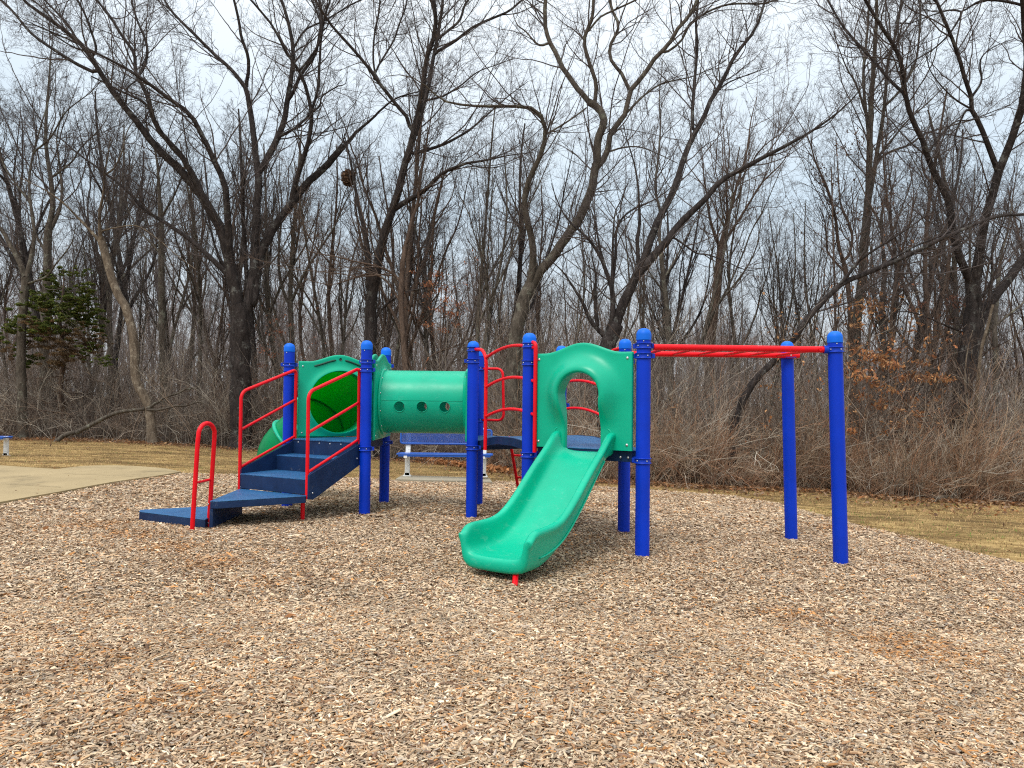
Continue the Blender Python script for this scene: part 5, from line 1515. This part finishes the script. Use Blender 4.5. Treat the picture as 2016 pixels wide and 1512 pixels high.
# ------------------------------------------------------------------ brush, cedar, saplings
def cane_field(name, label, n, bfun, depth, H, r, pal, tw=3, arch=.25, seed=1, lean=.18, cat='brush', wander=.09):
    rg = np.random.default_rng(seed); b = bfun(rg, n); y = treeline(b) + depth(rg, n); x = b * y
    P = np.column_stack([x, y, terrain(x, y) - .03]); K = 7; h = H(rg, b)
    d = unit(np.column_stack([rg.normal(0, lean, n), rg.normal(0, lean, n), np.ones(n)])); side = unit(np.column_stack([rg.normal(size=(n, 2)), np.zeros(n)]))
    out = np.empty((n, K, 3)); out[:, 0] = P; ar = rg.gamma(1.5, arch, n)[:, None]
    for k in range(1, K):
        d = unit(d + side * ar / K + np.array([0, 0, -1]) * (ar * .35 * (k / K)) + rg.normal(0, wander, (n, 3))); out[:, k] = out[:, k - 1] + d * (h / (K - 1))[:, None]
    R0 = (rg.uniform(.6, 1.3, n) * r)[:, None] * np.linspace(1, .45, K)[None]
    Vs, Qs, Cs, off = [], [], [], 0
    col = pal[rg.integers(0, len(pal), n)] * rg.uniform(.7, 1.3, (n, 1))
    def add(P_, R_, c):
        nonlocal off
        v, q = tubes(P_, R_, 3); Vs.append(v); Qs.append(q + off); off += len(v); Cs.append(np.repeat(c, P_.shape[1] * 3, 0))
    add(out, R0, col)
    idx, t = pick(n, rg.poisson(tw, n), .2, 1, rg)
    P1, R1 = grow(out, R0, idx, t, h[idx] * rg.uniform(.12, .4, len(idx)), .6, 4, .7, .25, .2, r * .45, .6, rg); add(P1, R1, col[idx])
    i2, t2 = pick(len(P1), rg.poisson(2.0, len(P1)), .2, 1, rg)
    P2, R2 = grow(P1, R1, i2, t2, rg.uniform(.08, .28, len(i2)), .7, 3, .8, .1, .2, r * .35, .8, rg); add(P2, R2, col[idx][i2])
    o = link(name, mesh_np(name, np.vstack(Vs), np.vstack(Qs), colors=np.vstack(Cs)), M['cane']); tag(o, label, cat, kind='stuff'); return o
tan = np.array([[.42, .27, .17], [.33, .19, .115], [.50, .36, .24], [.20, .12, .08], [.40, .21, .12], [.46, .38, .29]])
gry = np.array([[.22, .18, .155], [.29, .24, .20], [.15, .115, .095], [.36, .31, .25], [.25, .175, .13]])
# tall dry canes along the right half
cane_field('brush', 'dense brown brush of dry canes along the right half of the wood edge', 6800,
           lambda rg, n: (lambda c: c[rg.integers(0, len(c), n)] + rg.normal(0, .010, n))(np.random.default_rng(3).uniform(-.03, .86, 230)), lambda rg, n: rg.gamma(1.6, .95, n) + .02,
           lambda rg, b: rg.gamma(4, .28, len(b)).clip(.3, 2.4) * (1 + .30 * np.sin(b * 31 + 1) + .26 * np.sin(b * 74) + .15 * np.sin(b * 163)) * np.interp(b, [-.02, .1, .3, .6, .9], [.70, .85, .85, .85, .95]), .0062, tan, tw=4, arch=.42, seed=31, lean=.3, wander=.16)
cane_field('brush', 'thin low brush standing in leaf litter behind the bench and stairs', 4200,
           lambda rg, n: rg.uniform(-.42, .04, n), lambda rg, n: rg.gamma(2.0, .9, n) + .1,
           lambda rg, b: rg.uniform(.5, 1.9, len(b)), .0055, gry, tw=4, arch=.3, seed=32)
cane_field('brush', 'sparse thin stems under the trees at the left edge of the wood', 1500,
           lambda rg, n: rg.uniform(-.86, -.36, n), lambda rg, n: rg.gamma(2.0, 1.4, n) + .3,
           lambda rg, b: rg.uniform(.4, 1.8, len(b)), .0055, gry, tw=4, arch=.4, seed=33)
# pale arching stems in front of the dark wood
cane_field('understory_shrubs', 'pale arching stems and vines looping low in front of the dark wood', 900,
           lambda rg, n: rg.uniform(-.86, .86, n), lambda rg, n: rg.gamma(1.6, 1.1, n) + .1,
           lambda rg, b: rg.uniform(1.2, 3.6, len(b)) * np.interp(b, [-.8, .2, .5, .8], [1.0, .9, .75, .7]), .009, np.array([[.42, .36, .29], [.34, .28, .22], [.50, .44, .36], [.30, .22, .16]]), tw=6, arch=.75, seed=36, lean=.3, cat='shrubs', wander=.2)
# tall understorey shrubs: fine tangle two to five metres high
cane_field('understory_shrubs', 'fine grey tangle of tall bare shrubs under the trees', 3600,
           lambda rg, n: rg.uniform(-.86, .86, n), lambda rg, n: rg.gamma(2.4, 2.0, n) + .5,
           lambda rg, b: rg.uniform(1.6, 4.8, len(b)) * np.interp(b, [-.8, .2, .5, .8], [1.0, 1, .85, .7]), .008, gry, tw=7, arch=.22, seed=34, lean=.22, cat='shrubs')
cane_field('understory_shrubs', 'distant brown undergrowth filling the wood between trunks', 4200,
           lambda rg, n: rg.uniform(-.9, .9, n), lambda rg, n: rg.uniform(8, 34, n),
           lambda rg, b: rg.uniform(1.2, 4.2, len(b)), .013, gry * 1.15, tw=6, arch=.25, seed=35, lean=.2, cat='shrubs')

# dark green cedar at the left
def foliage_cloud(clumps, n, size, cols, rg, stretch=(1.3, 1.3, .55)):
    P = []; cl2 = []
    for (c, r) in clumps:
        for _ in range(26):
            o_ = rg.normal(0, .72, 3) * r * np.array([1.4, 1.3, .9]); cl2.append((c + o_, r * rg.uniform(.15, .42)))
    clumps = cl2
    for (c, r) in clumps:
        k = max(3, int(n * r ** 2)); q = unit(rg.normal(size=(k, 3))) * (rg.uniform(0, 1, (k, 1)) ** .5) * r * np.array(stretch); P.append(q + c)
    P = np.vstack(P); C = cols[rg.integers(0, len(cols), len(P))] * rg.uniform(.6, 1.4, (len(P), 1))
    return leaf_quads(P, size, C, .7)
rgc = np.random.default_rng(77); dC = 24.2
root = empty('cedar', (*at(120, 870, dC)[:2], float(terrain(*at(120, 870, dC)[:2])))); tag(root, 'ragged dark green cedar with browning lower boughs at the left', 'evergreen tree')
L0 = np.array(root.location)
tk = np.array([[at(122 + 4 * math.sin(i), y_, dC) for i, y_ in enumerate(np.linspace(890, 530, 16))]]); tk[0, 0, 2] = L0[2] - .1
gt = Geo(); gt.add(tk, np.linspace(.11, .02, 16)[None], 8)
idx, t = pick(1, [70], .15, 1, rgc); PB, RB = grow(tk, np.linspace(.11, .02, 16)[None], idx, t, (1.45 - 1.15 * t) * rgc.uniform(.5, 1.2, 70), 1.25, 8, .3, .05, .14, .008, .3, rgc); gt.add(PB, RB, 4)
link('trunk', gt.mesh('trunk', L0), M['bark_brown'], root)
cl = []
for px_, py_, r_ in [(104, 545, .20), (112, 565, .22), (98, 600, .30), (70, 598, .25), (120, 610, .30), (150, 600, .25), (170, 590, .22), (165, 565, .18), (180, 615, .25), (55, 625, .25), (40, 655, .3), (60, 640, .25), (90, 640, .3), (140, 630, .3), (160, 625, .2), (55, 700, .25), (170, 690, .2), (190, 645, .2), (65, 580, .12), (120, 580, .2), (30, 640, .2), (205, 710, .14), (160, 540, .14)]:
    cl.append((at(px_, py_, dC + rgc.uniform(-.9, .9)), r_))
v, t_, cc = foliage_cloud(cl, 30000, .030, np.array([[.10, .14, .03], [.14, .18, .035], [.06, .09, .025], [.20, .20, .05]]), rgc)
link('crown', mesh_np('crown', v - L0, T=t_, colors=cc, smooth=False), M['leaf'], root)
cl = [(at(px_, py_, dC + rgc.uniform(-.9, .6)), r_) for px_, py_, r_ in [(100, 655, .35), (130, 665, .4), (70, 670, .3), (160, 655, .3), (150, 690, .3), (110, 700, .35), (180, 670, .25), (80, 640, .3), (30, 690, .25)]]
v, t_, cc = foliage_cloud(cl, 9000, .028, np.array([[.15, .085, .04], [.11, .08, .04], [.19, .12, .06]]), rgc)
link('brown_foliage', mesh_np('brown_foliage', v - L0, T=t_, colors=cc, smooth=False), M['leaf'], root)

# saplings that kept their dead leaves
def leafy(label, name, px, d, top_py, pts, nl, size, seed, cols, cat='sapling', rr=.02, group=None, spread=.55):
    rg = np.random.default_rng(seed); bxy = at(px, 880, d)[:2]; z0 = float(terrain(*bxy)); root = empty(name, (*bxy, z0)); tag(root, label, cat, group)
    L0 = np.array(root.location); top = at(px + rg.uniform(-15, 15), top_py, d); base = np.array([*bxy, z0 - .1])
    tk = np.array([catmull([base, base * .6 + top * .4 + rg.normal(0, .08, 3), top], 14)]); R0 = np.linspace(rr * 1.6, rr * .4, 14)[None]
    gt = Geo(); gt.add(tk, R0, 7); Hh = top[2] - z0
    idx, t = pick(1, [26], .2, 1, rg); P1, R1 = grow(tk, R0, idx, t, Hh * rg.uniform(.18, .42, 26), .9, 8, .5, .2, .12, .006, .35, rg); gt.add(P1, R1, 4)
    i2, t2 = pick(26, np.full(26, 7), .2, 1, rg); P2, R2 = grow(P1, R1, i2, t2, rg.uniform(.2, .6, len(i2)), .7, 5, .6, .1, .2, .004, .5, rg); gt.add(P2, R2, 3)
    link('trunk', gt.mesh('trunk', L0), M['twig_warm'], root)
    C = []
    for (px_, py_, r_) in pts: C.append((at(px_, py_, d + rg.uniform(-spread, spread)), r_))
    P = []
    for c, r_ in C:
        k = max(4, int(nl * r_ * r_)); q = rg.normal(0, .5, (k, 3)) * r_ * np.array([1.2, 1, .6]); P.append(q + c)
    P.append(P2[rg.integers(0, len(P2), nl // 6), rg.integers(2, 5, nl // 6)] + rg.normal(0, .03, (nl // 6, 3)))
    P = np.vstack(P); cc = cols[rg.integers(0, len(cols), len(P))] * rg.uniform(.6, 1.35, (len(P), 1)); v, t_, c2 = leaf_quads(P, size, cc, .9)
    link('crown', mesh_np('crown', v - L0, T=t_, colors=c2, smooth=False), M['leaf'], root)
org = np.array([[.52, .24, .10], [.40, .16, .07], [.62, .34, .16], [.27, .12, .06], [.55, .30, .14]])
leafy('oak sapling with tan dead leaves right beside the outermost blue post', 'oak_sapling', 1700, 15.9, 640,
      [(1690, 690, .22), (1715, 700, .22), (1735, 705, .22), (1765, 720, .16), (1700, 740, .25), (1725, 760, .2), (1745, 715, .16), (1680, 720, .2), (1700, 780, .18), (1730, 800, .18), (1680, 850, .14), (1760, 690, .12), (1745, 850, .12)], 1500, .050, 41, org)
leafy('oak sapling with tan dead leaves, second to the right of the outermost blue post', 'oak_sapling', 1790, 16.6, 680,
      [(1815, 715, .18), (1825, 745, .2), (1800, 740, .2), (1780, 745, .15), (1850, 742, .2), (1870, 750, .15), (1790, 790, .2), (1770, 810, .2), (1810, 815, .16), (1760, 770, .15), (1765, 835, .18), (1740, 790, .1)], 1500, .050, 42, org)
leafy('oak sapling with high tufts of rusty leaves in front of the tall straight grey tree', 'oak_sapling', 1705, 18.5, 560,
      [(1700, 615, .22), (1690, 600, .2), (1720, 605, .22), (1735, 600, .16), (1710, 590, .16), (1690, 640, .16), (1735, 580, .14), (1725, 625, .12)], 900, .050, 43, org * .9)
leafy('rusty leaved sapling beside the big forked tree near the right edge', 'oak_sapling', 1850, 17.8, 570,
      [(1885, 590, .2), (1890, 600, .2), (1870, 595, .16), (1815, 600, .15), (1800, 610, .12), (1940, 900, .14), (1950, 895, .12), (1880, 585, .14)], 800, .048, 44, np.array([[.26, .12, .08], [.20, .10, .06]]))
leafy('sapling with orange leaves showing above the right end of the crawl tunnel', 'oak_sapling', 868, 21.5, 520,
      [(860, 540, .2), (845, 560, .2), (870, 570, .25), (880, 590, .2), (840, 580, .15), (865, 610, .2), (890, 620, .2), (905, 600, .15), (850, 640, .15), (870, 650, .18), (838, 640, .12), (900, 640, .14), (815, 535, .1), (920, 610, .12)], 1500, .040, 45, np.array([[.36, .14, .07], [.28, .10, .05], [.40, .20, .11]]), spread=.9)
leafy('rusty sapling in the thicket left of the snapped double stemmed tree', 'oak_sapling', 560, 23.6, 640,
      [(540, 630, .14), (555, 655, .14), (520, 690, .18), (570, 640, .12), (515, 720, .18), (505, 750, .15), (450, 640, .12), (535, 700, .16)], 1100, .040, 46, np.array([[.28, .12, .07], [.22, .09, .05]]), spread=.9)
leafy('sapling with a few orange leaves under the middle of the overhead ladder', 'oak_sapling', 1540, 15.6, 690,
      [(1500, 760, .1), (1560, 765, .12), (1540, 775, .1), (1520, 762, .12), (1480, 770, .08), (1330, 800, .08), (1340, 830, .08)], 900, .042, 47, org)
leafy('tall thin oak with small dark retained leaves left of the tall straight grey tree', 'bare_oak', 1640, 20.5, 330,
      [(1610, 330, .25), (1625, 345, .25), (1640, 360, .25), (1660, 290, .25), (1670, 300, .2), (1690, 280, .25), (1680, 260, .2), (1640, 400, .2), (1655, 420, .18), (1710, 420, .25), (1730, 410, .25), (1745, 400, .2), (1760, 380, .18), (1690, 430, .15), (1660, 450, .15), (1700, 510, .15)], 700, .042, 48, np.array([[.15, .085, .055], [.11, .07, .05]]), cat='tree', rr=.035)
